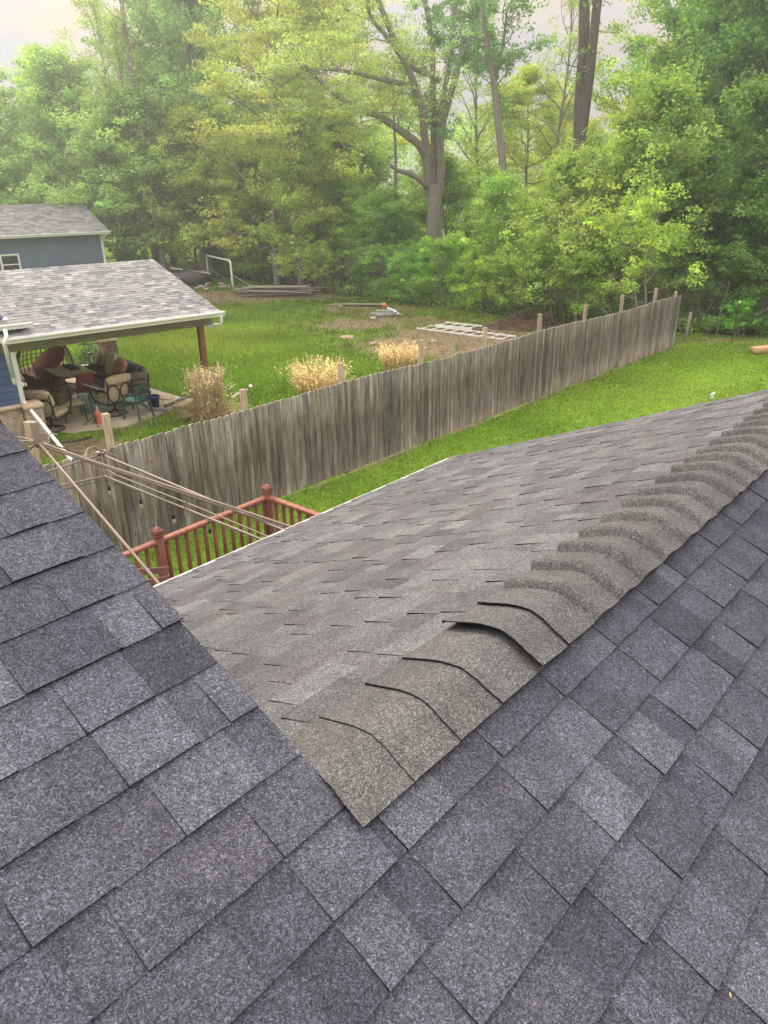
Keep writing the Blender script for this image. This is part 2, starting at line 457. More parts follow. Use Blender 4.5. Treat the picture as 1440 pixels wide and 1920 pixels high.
def ground_mat():
    m, t, p, o = newmat('lawn and bare earth')
    g = N(t, 'ShaderNodeNewGeometry'); pos = g.outputs['Position']
    at = N(t, 'ShaderNodeAttribute', attribute_name='zone'); sp = N(t, 'ShaderNodeSeparateColor'); t.links.new(at.outputs['Color'], sp.inputs[0])
    n1 = noise(t, pos, .45, 5, .6); n2 = noise(t, pos, 4.0, 6, .7); n3 = noise(t, pos, 38.0, 4, .7)
    grass = ramp(t, n1, [(.3, (.10, .205, .022)), (.5, (.145, .27, .028)), (.72, (.20, .31, .042))])
    grass = mixc(t, 1.0, grass, ramp(t, n2, [(.3, (.70, .74, .7)), (.68, (1.3, 1.24, 1.2))]), 'MULTIPLY')
    grass = mixc(t, 1.0, grass, ramp(t, n3, [(.3, .6), (.7, 1.35)]), 'MULTIPLY')
    dirt = ramp(t, n2, [(.3, (.10, .070, .045)), (.55, (.20, .155, .10)), (.75, (.31, .25, .165))])
    dirt = mixc(t, 1.0, dirt, ramp(t, n3, [(.3, .6), (.7, 1.4)]), 'MULTIPLY')
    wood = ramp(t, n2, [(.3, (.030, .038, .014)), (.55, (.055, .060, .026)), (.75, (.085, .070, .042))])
    dm = math_node(t, 'MULTIPLY', math_node(t, 'SUBTRACT', math_node(t, 'ADD', sp.outputs[0], math_node(t, 'MULTIPLY', n2, .9)), .75), 3.5, True)
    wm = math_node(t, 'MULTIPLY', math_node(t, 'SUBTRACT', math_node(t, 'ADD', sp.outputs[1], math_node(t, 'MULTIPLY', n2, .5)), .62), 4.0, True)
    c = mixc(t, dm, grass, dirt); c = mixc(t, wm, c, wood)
    t.links.new(c, p.inputs['Base Color']); p.inputs['Roughness'].default_value = .95; p.inputs['Specular IOR Level'].default_value = .1
    b = N(t, 'ShaderNodeBump'); b.inputs['Strength'].default_value = .7; b.inputs['Distance'].default_value = .05
    t.links.new(math_node(t, 'ADD', n2, n3), b.inputs['Height']); t.links.new(b.outputs[0], p.inputs['Normal'])
    return m
M_ground = ground_mat()
def blade_mat():
    m, t, p, o = newmat('grass blades'); t.nodes.remove(p)
    at = N(t, 'ShaderNodeAttribute', attribute_name='tint')
    d = N(t, 'ShaderNodeBsdfDiffuse'); tr = N(t, 'ShaderNodeBsdfTranslucent')
    t.links.new(at.outputs['Color'], d.inputs[0]); t.links.new(at.outputs['Color'], tr.inputs[0])
    a = N(t, 'ShaderNodeMixShader'); a.inputs[0].default_value = .35
    t.links.new(d.outputs[0], a.inputs[1]); t.links.new(tr.outputs[0], a.inputs[2]); t.links.new(a.outputs[0], o.inputs[0])
    return m
M_blade = blade_mat()

# ------------------------------------------------------------------ ground
def seg_dist(P, a, b):
    a = np.array(a[:2]); b = np.array(b[:2]); d = b - a; t = np.clip(((P - a) @ d) / (d @ d), 0, 1)
    return np.linalg.norm(P - (a + t[:, None] * d), axis=1)
def woods_edge_y(px):                                    # distance at which the trees begin, by column
    return np.interp(px, [-600, 0, 300, 450, 600, 720, 850, 1000, 1150, 1290, 1440, 2200], [62, 60, 58, 55, 48, 43.5, 38.5, 34.5, 31.5, 29.5, 29, 27])
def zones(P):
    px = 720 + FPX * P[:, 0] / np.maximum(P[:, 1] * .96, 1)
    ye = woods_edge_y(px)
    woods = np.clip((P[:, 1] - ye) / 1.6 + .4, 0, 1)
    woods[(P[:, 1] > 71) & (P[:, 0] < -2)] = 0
    woods[P[:, 1] < 5] = 0
    dirt = np.zeros(len(P))
    def spot(q, rx, ry, s=1.0):
        nonlocal dirt
        dirt = np.maximum(dirt, s * np.clip(1.35 - np.hypot((P[:, 0] - q[0]) / rx, (P[:, 1] - q[1]) / ry), 0, 1))
    spot(G(880, 640), 5.0, 5.0, .95); spot(G(720, 606), 5.5, 3.6, .72); spot(G(800, 655), 3.0, 2.0, .85); spot(G(690, 580), 5.5, 4.5, .62)
    spot(G(480, 556), 9.0, 4.0, .85); spot(G(985, 610), 2.4, 2.2, 1); spot(G(330, 575), 5.0, 2.5, .45); spot(G(700, 645), 2.5, .8, .7)
    spot(G(140, 838), 1.6, 1.0, .75); spot(G(250, 800), .8, .6, .5); spot(G(395, 775), .8, .8, .45); spot(G(1340, 638), 5.0, 1.0, .5)
    d = seg_dist(P, FA, FB); dirt = np.maximum(dirt, .62 * np.clip(1 - d / .35, 0, 1))
    return dirt, woods
FA = np.array([-1.57084546, 12.52400607]); FB = np.array([10.83269218, 27.32524926])   # fence line, bottom
fdir = (FB - FA) / np.linalg.norm(FB - FA)
def ground():
    xs = np.concatenate([[-900, -400, -200, -120, -90], np.arange(-70, 50.1, .4), [60, 90, 150, 300, 900]])
    ys = np.concatenate([[-300, -100, -40, -15], np.arange(-4, 80.1, .4), [90, 105, 125, 160, 250, 500, 1200]])
    X, Yy = np.meshgrid(xs, ys); P = np.stack([X.ravel(), Yy.ravel()], 1)
    Z = CAMZ - (5.16 + .034 * (np.minimum(P[:, 1], 45) - 12))
    Z += .03 * np.sin(P[:, 0] * .7 + P[:, 1] * .33) * np.cos(P[:, 1] * .51)
    nx, ny = len(xs), len(ys); I = np.arange(nx * ny).reshape(ny, nx)
    F = np.stack([I[:-1, :-1], I[:-1, 1:], I[1:, 1:], I[1:, :-1]], -1).reshape(-1, 4)
    V = np.column_stack([P, Z]); me = fastmesh('ground', V, F, M_ground)
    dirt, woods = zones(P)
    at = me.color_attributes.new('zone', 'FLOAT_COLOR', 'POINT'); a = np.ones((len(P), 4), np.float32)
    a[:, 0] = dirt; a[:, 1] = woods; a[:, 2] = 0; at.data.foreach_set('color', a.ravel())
    me.polygons.foreach_set('use_smooth', [True] * len(me.polygons))
    o = bpy.data.objects.new('ground', me); C.objects.link(o); structure(o)
ground()
# ------------------------------------------------------------------ shingle sheets
def shingles(mb, O, U, V, n, us, rows, E_, edge_jit=.0012, palette=None, wmin=.07, wmax=.27, rnd=None, t0=.0042, t1=.0088, lift=0.0, chunk=.05, relief=True, band=.74, vmax=99.0, sidep=1.0, side_dark=None):
    """rows: list of (v_butt, u0, u1); laminated shingles: thick tabs over a thinner base, cut at random widths"""
    rnd = rnd or random.Random(3)
    O, U, V, n = (np.array(k, float) for k in (O, U, V, n))
    for v, ua, ub in rows:
        u = ua; tab = rnd.random() < .5
        while u < ub - 1e-6:
            wd = rnd.uniform(wmin, wmax) if tab else rnd.uniform(wmin, wmax * .85)
            e = min(u + wd, ub)
            if ub - e < wmin * .6: e = ub
            th = (t1 if tab else t0) + rnd.uniform(-.0006, .0012)
            c = palette[rnd.randrange(len(palette))]; k = rnd.uniform(.9, 1.1); c = tuple(q * k for q in c)
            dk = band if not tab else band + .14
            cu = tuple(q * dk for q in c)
            ns = max(1, int(round((e - u) / chunk))) if chunk else 1
            top = min(v + E_ + .012, vmax); md_ = min(v + E_ * .62, vmax - .002)
            f = [u + (e - u) * i / ns for i in range(ns + 1)]
            jb = [rnd.uniform(-edge_jit, edge_jit) for _ in f]
            jz = [rnd.uniform(-.0006, .0009) for _ in f]
            skew = rnd.uniform(-.0015, .0015)
            low = [O + U * (q + (skew if i in (0, ns) else 0)) + V * (v + b) + n * (th + z + lift) for i, (q, b, z) in enumerate(zip(f, jb, jz))]
            mid = [O + U * q + V * md_ + n * (th * .55 + .0015 + lift * .3) for q in f]
            hi = [O + U * q + V * top + n * (.0006 if tab else .0002) for q in f]
            for i in range(ns):
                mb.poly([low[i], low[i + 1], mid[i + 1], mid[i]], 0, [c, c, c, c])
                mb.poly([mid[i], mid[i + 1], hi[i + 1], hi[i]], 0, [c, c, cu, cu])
                if relief:
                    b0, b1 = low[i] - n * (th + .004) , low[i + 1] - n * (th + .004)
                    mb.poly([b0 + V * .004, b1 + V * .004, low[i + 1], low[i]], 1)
            if relief and tab and (sidep >= 1 or rnd.random() < sidep):
                for q, sgn in ((0, 1), (-1, -1)):
                    a, b_, d = low[q], mid[q], hi[q]
                    P = [a, b_, d, d - n * .004, b_ - n * .006, a - n * th]
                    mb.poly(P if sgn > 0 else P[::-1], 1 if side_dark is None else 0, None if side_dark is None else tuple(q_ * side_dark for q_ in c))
            u = e; tab = not tab

# ------------------------------------------------------------------ the house the picture is taken from
TH, SL, HH = 0.7323964, 0.3923605, 1.40
sS, cS = math.sin(SL), math.cos(SL)
HROT = math.pi / 2 - TH
house = thing('house', 'grey shingled house roof filling the foreground, seen from on top of it', 'house', (0, 0, 0), HROT)
def on_P(u, v, h=0.0):                                  # near slope: u along the ridge, v up the slope
    return np.array([u, HH * sS + v * cS - h * sS, -HH * cS + v * sS + CAMZ + h * cS])
def on_B(u, d, h=0.0):                                  # far slope of the wing: d metres down from its ridge
    r_ = on_P(u, VR); return r_ + np.array([0, cS * d + sS * h, -sS * d + cS * h])
VR, EXP = .392, .1467
U_, VPd, NPn = np.array([1.0, 0, 0]), np.array([0, cS, sS]), np.array([0, -sS, cS])
VBd, NBn = np.array([0, -cS, sS]), np.array([0, sS, cS])
RK, FARR, EAVE = .785, 5.36, 3.28                       # rake of the main block, far rake and eave of the wing
pal = [(c[0] * .53, c[1] * .55, c[2] * .595) for c in ((.136, .138, .164), (.122, .123, .149), (.149, .152, .180), (.096, .097, .120), (.142, .144, .172), (.128, .126, .150), (.184, .190, .218), (.113, .116, .141), (.130, .132, .156), (.138, .139, .165))]  # near slope copy of the shingle tones, bluish skylight put into the colour
palB = [(c[0] * .80, c[1] * .83, c[2] * .86) for c in ((.146, .145, .150), (.132, .131, .136), (.160, .158, .162), (.118, .116, .120), (.152, .151, .156), (.140, .136, .142), (.190, .189, .194), (.168, .166, .170), (.138, .129, .134))]  # lighter copy of the same tones for the sunward slope, light in the colour
rr = random.Random(11)
phase = .165 - 30 * EXP
rowsP = []
k = 0
while True:
    v = phase + k * EXP; k += 1
    if v > 3.1: break
    if v < -4.2: continue
    if v > .10: rowsP.append((v, -3.2, RK + rr.uniform(-.004, .006)))
    if v < VR - .06:
        rowsP.append((v, -3.2 if v <= .10 else RK - .06, FARR + rr.uniform(-.006, .006)))
mb = MB()
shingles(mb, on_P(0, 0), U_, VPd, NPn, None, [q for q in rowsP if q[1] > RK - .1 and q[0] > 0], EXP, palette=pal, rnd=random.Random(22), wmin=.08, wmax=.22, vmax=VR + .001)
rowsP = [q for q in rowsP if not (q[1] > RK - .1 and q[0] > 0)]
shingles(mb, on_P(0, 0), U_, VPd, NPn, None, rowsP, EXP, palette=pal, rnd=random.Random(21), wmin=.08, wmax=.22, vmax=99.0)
near = mb.build('roof', [M_shingle, M_edge], house, 'blue grey shingled slope in the foreground')
# decking and rake board under it
mb = MB()
def slab(mb_, a, b, c, d, n, th, m=0):
    a, b, c, d, n = map(np.array, (a, b, c, d, n)); q = [p - n * .004 for p in (a, b, c, d)]; r_ = [p - n * th for p in (a, b, c, d)]
    mb_.poly(q, m); mb_.poly(r_[::-1], m)
    for i in range(4):
        j = (i + 1) % 4; mb_.poly([q[i], r_[i], r_[j], q[j]], m)
slab(mb, on_P(-3.2, -4.2), on_P(RK - .012, -4.2), on_P(RK - .012, 3.2), on_P(-3.2, 3.2), NPn, .14)
slab(mb, on_P(RK - .012, -4.2), on_P(FARR - .02, -4.2), on_P(FARR - .02, VR - .01), on_P(RK - .012, VR - .01), NPn, .14)
mb.build('roof_deck', M_lumber, near)
mb = MB()
rk = [(v, RK - .1, FARR) for v in np.arange(0, 0)]
rowsB = []
# the far slope: butts face away from the camera, rows run parallel to the ridge
d = EAVE + .02; i = 0
while d > .02:
    rowsB.append((-d, RK - .14, FARR + rr.uniform(-.012, .014))); d -= EXP; i += 1
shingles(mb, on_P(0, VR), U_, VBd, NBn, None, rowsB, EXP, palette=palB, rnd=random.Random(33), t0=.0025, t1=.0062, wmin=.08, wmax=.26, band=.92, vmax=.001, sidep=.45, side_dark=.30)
far = mb.build('roof', [M_shingle, M_edge], house, 'lighter grey shingled slope falling away beyond the ridge')
mb = MB()
slab(mb, on_B(RK - .14, EAVE), on_B(FARR - .02, EAVE), on_B(FARR - .02, .01), on_B(RK - .14, .01), NBn, .14)
mb.build('roof_deck', M_lumber, far)
# gutter along the wing eave
mb = MB()
g0, g1 = on_B(RK - .1, EAVE), on_B(FARR - .05, EAVE)
prof = [(.0, .004), (.027, .004), (.029, -.055), (.018, -.075), (.0, -.085)]
for (ya, za), (yb, zb) in zip(prof[:-1], prof[1:]):
    a, b = np.array([0, ya - .012, za]), np.array([0, yb - .012, zb])
    mb.poly([g0 + a, g1 + a, g1 + b, g0 + b], 0, (.6, .6, .6))
mb.poly([g1 + np.array([0, y_ - .012, z_]) for y_, z_ in prof])
mb.build('gutter', M_white, house)
# ridge caps
def cap_piece(k, u0, u1, u0b, thick, lift, soft, hgt, label=None):
    mb = MB(); rnd = random.Random(100 + k)
    dP, dB = .139, .205
    arc = []
    rad = .052
    for s_ in np.linspace(-1, 1, 27):                    # -1: edge on the near slope, +1: edge on the far slope
        if s_ < -.28: q = dP * (-s_); arc.append((q, 0, s_))
        elif s_ > .28: q = dB * s_; arc.append((q, 1, s_))
        else: arc.append((0, 2, s_))
    def pt(s_, u, h):
        if s_ < 0: base, nn = on_P(u, VR + dP * s_), NPn
        else: base, nn = on_B(u, dB * s_), NBn
        t_ = max(0.0, 1 - abs(s_) / .42)
        ang = np.array([0, sS * (s_ / .42 if abs(s_) < .42 else math.copysign(1, s_)), cS]); ang /= np.linalg.norm(ang)
        drop = .012 * t_ ** 1.6; h = h + (.007 * max(0.0, -s_ - .5) * 2 if s_ < 0 else 0)
        return base + ang * (h + .0135) + np.array([0, 0, -drop])
    def ue(s_): return u0 + (u0b - u0) * (s_ + 1) / 2
    S_ = [a[2] for a in arc]
    kq = rnd.uniform(.92, 1.08); c = tuple(q * kq for q in (.100, .102, .104))
    cols = []
    if soft:
        prof_ = [(-.017, -.002), (-.010, .002), (-.004, hgt * .32), (.003, hgt * .68), (.010, hgt * .90), (.019, hgt), (.034, hgt * .97), (.065, hgt * .62), (.10, hgt * .26), (.13, hgt * .09), (u1 - u0, .002)]
    else:
        prof_ = [(0, hgt + lift), (.02, hgt * .98 + lift * .9), (.06, hgt * .8 + lift * .62), (.11, hgt * .55 + lift * .3), (u1 - u0, .004)]
    grid = []
    for du, h in prof_:
        row = []
        for s_ in S_:
            lf = 1.0
            if lift: lf = .95 + .05 * (1 + s_) / 2
            jit = rnd.uniform(-.0012, .0012) if abs(du) < .001 else 0
            e = 0 if abs(abs(s_) - 1) > .01 else rnd.uniform(-.001, .002)
            row.append(pt(s_ + math.copysign(e * 6, s_), ue(s_) + du + jit, h * (lf if not soft else 1)))
        grid.append(row)
    V_ = [p for row in grid for p in row]; m_ = len(S_); F_ = []
    for a in range(len(grid) - 1):
        for b in range(m_ - 1):
            F_.append((a * m_ + b, (a + 1) * m_ + b, (a + 1) * m_ + b + 1, a * m_ + b + 1))
    mb.add(V_, F_, 0, c, True)
    if not soft:                                        # cut edge and underside
        und = [p - (NPn if s_ < 0 else NBn) * thick for p, s_ in zip(grid[0], S_)]
        und2 = [p - (NPn if s_ < 0 else NBn) * thick for p, s_ in zip(grid[2], S_)]
        for b in range(m_ - 1):
            mb.poly([grid[0][b], grid[0][b + 1], und[b + 1], und[b]], 1)
            mb.poly([und[b], und[b + 1], und2[b + 1], und2[b]], 1)
    for q in (0, -1):                                   # long edges
        nn = NPn if q == 0 else NBn
        for a in range(len(grid) - 1):
            mb.poly([grid[a][q], grid[a + 1][q], grid[a + 1][q] - nn * (thick + .006), grid[a][q] - nn * (thick + .006)], 1)
    return mb.build('cap_shingle', [M_cap, M_edge], ridge, label)
ridge = bpy.data.objects.new('ridge_cap', None); C.objects.link(ridge); ridge.parent = house
eP = [.766, .929, 1.096, 1.269, 1.440, 1.589]
eB = [.80, .965, 1.135, 1.285, 1.478, 1.650]
u = 1.589
while u < FARR - .1:
    u += .165 + rr.uniform(-.012, .014); eP.append(u); eB.append(u + .05 + rr.uniform(-.012, .012))
for k_, (a, b) in enumerate(zip(eP, eB)):
    soft = k_ > 5
    lift = {4: .027, 3: .004, 2: .003, 5: .013}.get(k_, 0)
    cap_piece(k_, a, min(a + .33, FARR), b, .004, lift, soft, .009 if not soft else .032, 'curled ridge shingle lifted clear of the one below' if k_ == 4 else None)
# dabs of sealant on the caps and a few leaves of debris
for u_, v_ in ((1.62, .285), (1.79, .27)):
    mb = MB(); mb.blob(on_P(u_, v_, .014), (.020, .014, .009), m=0, col=(.5, .5, .5), lump=.2); mb.build('sealant_dab', M_white, ridge)
rb = random.Random(4)
for q in range(22):
    mb = MB()
    if q < 12: p = on_P(rb.uniform(-.4, 2.6), rb.uniform(-.9, .2), .010); nn = NPn
    else: p = on_B(rb.uniform(1, 4.5), rb.uniform(.3, 3.0), .012); nn = NBn
    a = rb.uniform(0, 6.28); L = rb.uniform(.003, .010); t_ = U_ * math.cos(a) + np.cross(nn, U_) * math.sin(a); s2 = np.cross(nn, t_)
    mb.poly([p - t_ * L, p + s2 * L * .3 + nn * .001, p + t_ * L, p - s2 * L * .3], 0, (1, .85, .6))
    mb.build('leaf_scrap', M_limestone, house)
# walls under the roofs, fascia, soffit
mb = MB()
yE, zE = on_P(0, -4.0)[1:]; yW, zW = on_B(0, EAVE - .35)[1:]
mb.box((3.1, (yE + yW) / 2 + .1, 1.15), (4.3, yW - yE - .5, 2.3 + .2), m=0)
mb.poly([(5.25, yE + .4, 2.4), (5.25, yW - .1, 2.4), (5.25, HH * sS + VR * cS, on_P(0, VR)[2] - .2)], 0)
mb.poly([(.9, yE + .4, 2.4), (.9, HH * sS + VR * cS, on_P(0, VR)[2] - .2), (.9, yW - .1, 2.4)], 0)
yA = on_P(0, 3.05)[1]
mb.box((-1.3, (yE + yA) / 2 + .4, 1.2), (3.9, yA - yE, 2.3), m=0)
mb.poly([(.65, yE + .4, 2.35), (.65, yA, 2.35), (.65, yA, on_P(0, 3.0)[2] - .25)], 0)
mb.build('wall', M_barnsiding, house)
mb = MB()
mb.bar(on_P(RK - .03, .1, -.09), on_P(RK - .03, 3.15, -.09), .02, .16, up=NPn)
mb.bar(on_P(FARR - .035, -4.1, -.09), on_P(FARR - .035, VR, -.09), .02, .15, up=NPn)
mb.bar(on_B(FARR - .035, 0, -.09), on_B(FARR - .035, EAVE, -.09), .02, .15, up=NBn)
mb.bar(on_B(RK, EAVE - .02, -.09), on_B(FARR - .06, EAVE - .02, -.09), .02, .13)
mb.build('fascia', M_white, house)
# ------------------------------------------------------------------ board fence between the yards
FROT = math.atan2(fdir[1], fdir[0])
fence = thing('board_fence', 'long weathered grey dog-ear board fence running back to the woods', 'fence', (FA[0], FA[1], 0), FROT)
def fz(s_):                                             # ground height along the fence
    return gz(FA[1] + fdir[1] * s_)
posts = [-7.0, -4.54, -3.46, -.99, 1.38, 3.88, 6.37, 9.03, 11.72, 14.31, 17.13, 19.11]
ups = [2.2, 2.32, 2.2, 2.09, 2.16, 2.26, 2.22, 2.26, 2.22, 2.28, 2.27, 2.0]
rf = random.Random(8)
edges = [-7.0, -3.46, -.99, 1.38, 3.88, 6.37, 9.03, 11.72, 14.31, 17.13, 19.42]
def topz(s_):
    return 1.80 + .03 * math.sin(s_ * .8) + (.03 if s_ > 5 else 0) - .10 * max(0, min(1, (-2 - s_) / 3))
for a, b in zip(edges[:-1], edges[1:]):
    mb = MB(); s_ = a
    while s_ < b - .02:
        wd = min(.138 + rf.uniform(-.004, .003), b - s_); x0, x1 = s_ + .003, s_ + wd - .006; s_ += wd
        z0 = fz(s_) + .03 + rf.uniform(-.015, .015); z1 = fz(s_) + topz(s_) + rf.uniform(-.012, .012)
        e = .026; yo = rf.uniform(-.004, .004); th = .016; tl = rf.uniform(-.004, .004)
        t_ = rf.uniform(.70, 1.3); warm = rf.uniform(-.05, .07)
        c = (t_ * (1 + warm), t_, t_ * (1 - warm))
        if rf.random() < .07: c = tuple(q * .62 for q in c)
        fr = [(x0, yo, z0), (x1, yo, z0), (x1 + tl, yo, z1 - e), (x1 - e + tl, yo, z1), (x0 + e + tl, yo, z1), (x0 + tl, yo, z1 - e)]
        bk = [(x, y_ + th, z) for x, y_, z in fr]
        mb.poly(fr, 0, c); mb.poly(bk[::-1], 0, c)
        for i in range(6):
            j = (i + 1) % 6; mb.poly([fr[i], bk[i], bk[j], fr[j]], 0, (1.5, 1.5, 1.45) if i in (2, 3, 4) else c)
    mb.build('picket_panel', M_fence, fence)
mb = MB()
for h in (.35, 1.0, 1.6):
    mb.bar((-7, .045, fz(-7) + h), (19.4, .045, fz(19.4) + h), .038, .085)
mb.build('rail', M_beam, fence)
for s_, u_ in zip(posts, ups):
    mb = MB(); t_ = rf.uniform(.75, 1.1)
    mb.box((s_, .115, fz(s_) + (u_ + .2) / 2 - .2), (.092, .092, u_ + .2), rotz(rf.uniform(-.1, .1)) @ roty(rf.uniform(-.012, .012)), col=(t_, t_, t_), bev=.006)
    mb.build('post', M_post, fence)

# ------------------------------------------------------------------ deck, railing, chair, gazebo frame, string lights
DZ = .55
A1, A2 = G(297, 1012, 1.5), G(502, 935, 1.5)
ddir = A2 - A1; ddir[2] = 0; LEN = np.linalg.norm(ddir); ddir /= LEN; dper = np.array([ddir[1], -ddir[0], 0])
DROT = math.atan2(ddir[1], ddir[0]); zt = (A1[2] + A2[2]) / 2
rail = thing('deck_railing', 'redwood stained deck railing with square capped posts', 'railing', (A1[0], A1[1], 0), DROT)
def dpost(x, y):
    mb = MB(); mb.box((x, y, zt - .55), (.086, .086, 1.22), col=(1, 1, 1), bev=.005)
    p = mb.build('post', M_redwood, rail)
    mb = MB()
    for i, (w_, h, z) in enumerate(((.104, .022, .075), (.088, .012, .093), (.104, .022, .111), (.088, .012, .128))):
        mb.box((x, y, zt + z), (w_, w_, h), bev=.003)
    mb.box((x, y, zt + .150), (.108, .108, .032), taper=.45)
    mb.build('post_cap', M_redwood, p)
dpost(0, 0); dpost(LEN, 0); dpost(-1.62, 0)
rgt = G(590, 975, 1.5) - A2; yr = rgt[:2] @ dper[:2]
dpost(LEN, -2.1)
mb = MB()
mb.bar((-1.62, 0, zt), (LEN, 0, zt), .075, .045, bev=.004, col=(1.35, 1.5, 1.5)); mb.bar((LEN, 0, zt), (LEN, -2.1, zt), .075, .045, bev=.004, col=(1.3, 1.45, 1.45))
mb.build('top_rail', M_redwood, rail)
mb = MB()
mb.bar((-1.62, 0, zt - .80), (LEN, 0, zt - .80), .06, .04); mb.bar((LEN, 0, zt - .80), (LEN, -2.1, zt - .80), .06, .04)
mb.build('bottom_rail', M_redwood, rail)
nb = 12
for i in range(-12, nb):
    x = (i + .75) * LEN / (nb + .3)
    if abs(x) < .07: continue
    mb = MB(); mb.box((x, 0, zt - .41), (.036, .036, .78), bev=.003); mb.build('baluster', M_redwood, rail)
for i in range(1, 15):
    mb = MB(); mb.box((LEN, -i * .14, zt - .41), (.036, .036, .78), bev=.003); mb.build('baluster', M_redwood, rail)
deck = thing('wooden_deck', 'low redwood deck behind the house inside the railing', 'deck', (A1[0], A1[1], 0), DROT)
mb = MB()
zd = zt - .93
for i in range(15):
    mb.box((-.75, -.02 - i * .146, zd), (4.8, .14, .03), col=(1, 1, 1))
mb.build('deck_board', M_redwood, deck)
mb = MB(); mb.box((-.75, .0, zd - .12), (4.8, .04, .2)); mb.box((-.75, -2.1, zd - .12), (4.8, .04, .2))
for x in (-3.0, -1.5, 0, 1.5): mb.box((x, -1.0, zd - .4), (.09, .09, .75))
mb.build('joist', M_redwood, deck)
# slatted chair whose back shows above the roof edge
cp = G(317, 1062, 1.42) - np.array([.27, 0, 0])
ch = thing('slatted_chair', 'faded red slat-back chair on the deck against the railing', 'chair', (cp[0], cp[1], 0), .12)
zc = cp[2]; mb = MB()
for i in range(7):
    h = zc - .055 - i * .085; arc = [np.array([x, -.10 * (1 - (x / .26) ** 2) + .025 * i * -.6, h + .05 * (1 - (x / .26) ** 2) * (1 if i == 0 else .4)]) for x in np.linspace(-.25, .25, 9)]
    for p, q in zip(arc[:-1], arc[1:]): mb.bar(p, q + (q - p) * .03, .014, .058 if i else .07)
mb.build('backrest', M_chairwood, ch)
mb = MB()
for i in range(6): mb.box((0, -.12 - i * .075, zd + .42), (.5, .062, .018))
mb.build('seat', M_chairwood, ch)
for x in (-.24, .24):
    mb = MB(); mb.bar((x, 0.0, zd + .02), (x, -.03, zc - .5), .045, .03); mb.build('leg', M_chairwood, ch)
    mb = MB(); mb.bar((x, -.52, zd + .02), (x, -.52, zd + .62), .045, .03); mb.build('leg', M_chairwood, ch)
    mb = MB(); mb.bar((x, .02, zd + .63), (x, -.58, zd + .63), .07, .02); mb.build('armrest', M_chairwood, ch)

gaz = thing('gazebo_frame', 'bare taupe metal gazebo frame with its canopy off, over the deck', 'gazebo frame', (0, 0, 0))
def tubeobj(name, pts, r, parent=None, mat=None, n=8, label=None):
    mb = MB(); mb.tube(pts, r * .68 if (mat or M_taupe) is M_taupe else r, n); return mb.build(name, mat or M_taupe, parent if parent is not None else gaz, label)
upU, upL = 2.28, 2.04
cU, cL = G(190, 852, upU), G(197, 893, upL)
def ext(a, b, k): return a + (b - a) * k
eU, eL = ext(cU, G(541, 998, upU), 1.18), ext(cL, G(499, 1015, upL), 1.30)
tubeobj('rail', [cU, eU], .018); tubeobj('rail', [cL, eL], .018)
mU, mL = G(199, 880, 2.11), ext(G(199, 880, 2.11), G(510, 1009, 2.11), 1.2)
md = (mU + mL) / 2 + np.array([0, 0, -.0])
tubeobj('curtain_rod', [mU, ext(mU, mL, .06) - np.array([0, 0, .02]), ext(mU, mL, .5), mL], .010)
lU, lL = ext(cU, G(90, 884, upU), 2.6), ext(cL, G(112, 911, upL), 2.8)
tubeobj('rail', [cU, lU], .015); tubeobj('rail', [cL, lL], .015)
pb = cL.copy(); pb[2] = zd
top = (cU + cL) / 2; top[2] = cU[2] + .04
foot = G(243, 1062, 1.0); foot = Y(243, 1062, cL[1] - .02)
dz_ = foot - cL
pole_end = cL + (foot - cL) * ((cL[2] - zd) / (cL[2] - foot[2]))
tubeobj('corner_post', [cL, pole_end], .030); tubeobj('corner_post', [top - np.array([.02, 0, 0]), cL - np.array([.02, 0, 0])], .012); tubeobj('corner_post', [top + np.array([.02, 0, 0]), cL + np.array([.02, 0, .0])], .012)
mb = MB(); mb.box(top, (.10, .08, .012)); mb.lathe([(0, .0), (.012, 0), (.012, .03), (0, .035)], top); mb.build('bracket', M_taupe, gaz)
for f in (.51,):
    a, b = ext(cU, G(541, 998, upU), f), ext(cL, G(499, 1015, upL), f + .05)
    for o_x in (-.012, .012): tubeobj('strut', [a + np.array([o_x, 0, 0]), b + np.array([o_x, 0, 0])], .007)
hub = G(71, 828, 2.85)
for tgt in (ext(hub, G(300, 1097, 2.25), 1.10), ):
    tubeobj('roof_rib', [hub, tgt], .019)
r1 = G(165, 862, 2.72); r2 = G(300, 906, 2.60); r3 = G(552, 990, 2.32); r4 = ext(r2, r3, 1.15)
tubeobj('roof_rib', [hub, r1, r2, r3, r4], .017)
q1, q2, q3 = G(160, 864, 2.70), G(300, 911, 2.57), G(545, 993, 2.30)
tubeobj('roof_rib', [hub - np.array([0, 0, .03]), q1, q2, q3, ext(q2, q3, 1.15)], .013)
tubeobj('roof_rib', [hub, G(105, 836, 2.75), G(140, 847, 2.62), G(170, 849, 2.45), cU + np.array([0, 0, .06])], .011)
for x, y_, k_ in ((44, 827, .35), (50, 833, .35), (56, 842, .4), (46, 822, .3)):
    tubeobj('roof_rib', [hub, ext(hub, G(x, y_, 2.7), 1.6)], .016)
mb = MB(); mb.lathe([(0, -.05), (.03, -.05), (.045, 0), (.036, .02), (.036, .18), (.03, .19), (0, .19)], hub, 14); mb.build('hub', M_taupe, gaz)
hp = G(160, 860, 2.70)
tubeobj('hook', [hp, G(162, 846, 2.74), G(167, 840, 2.76), G(176, 838, 2.75), G(192, 845, 2.70), G(219, 856, 2.62)], .013)
tubeobj('hook', [G(93, 830, 2.75), G(91, 818, 2.8), G(95, 812, 2.82), G(108, 815, 2.8)], .010)
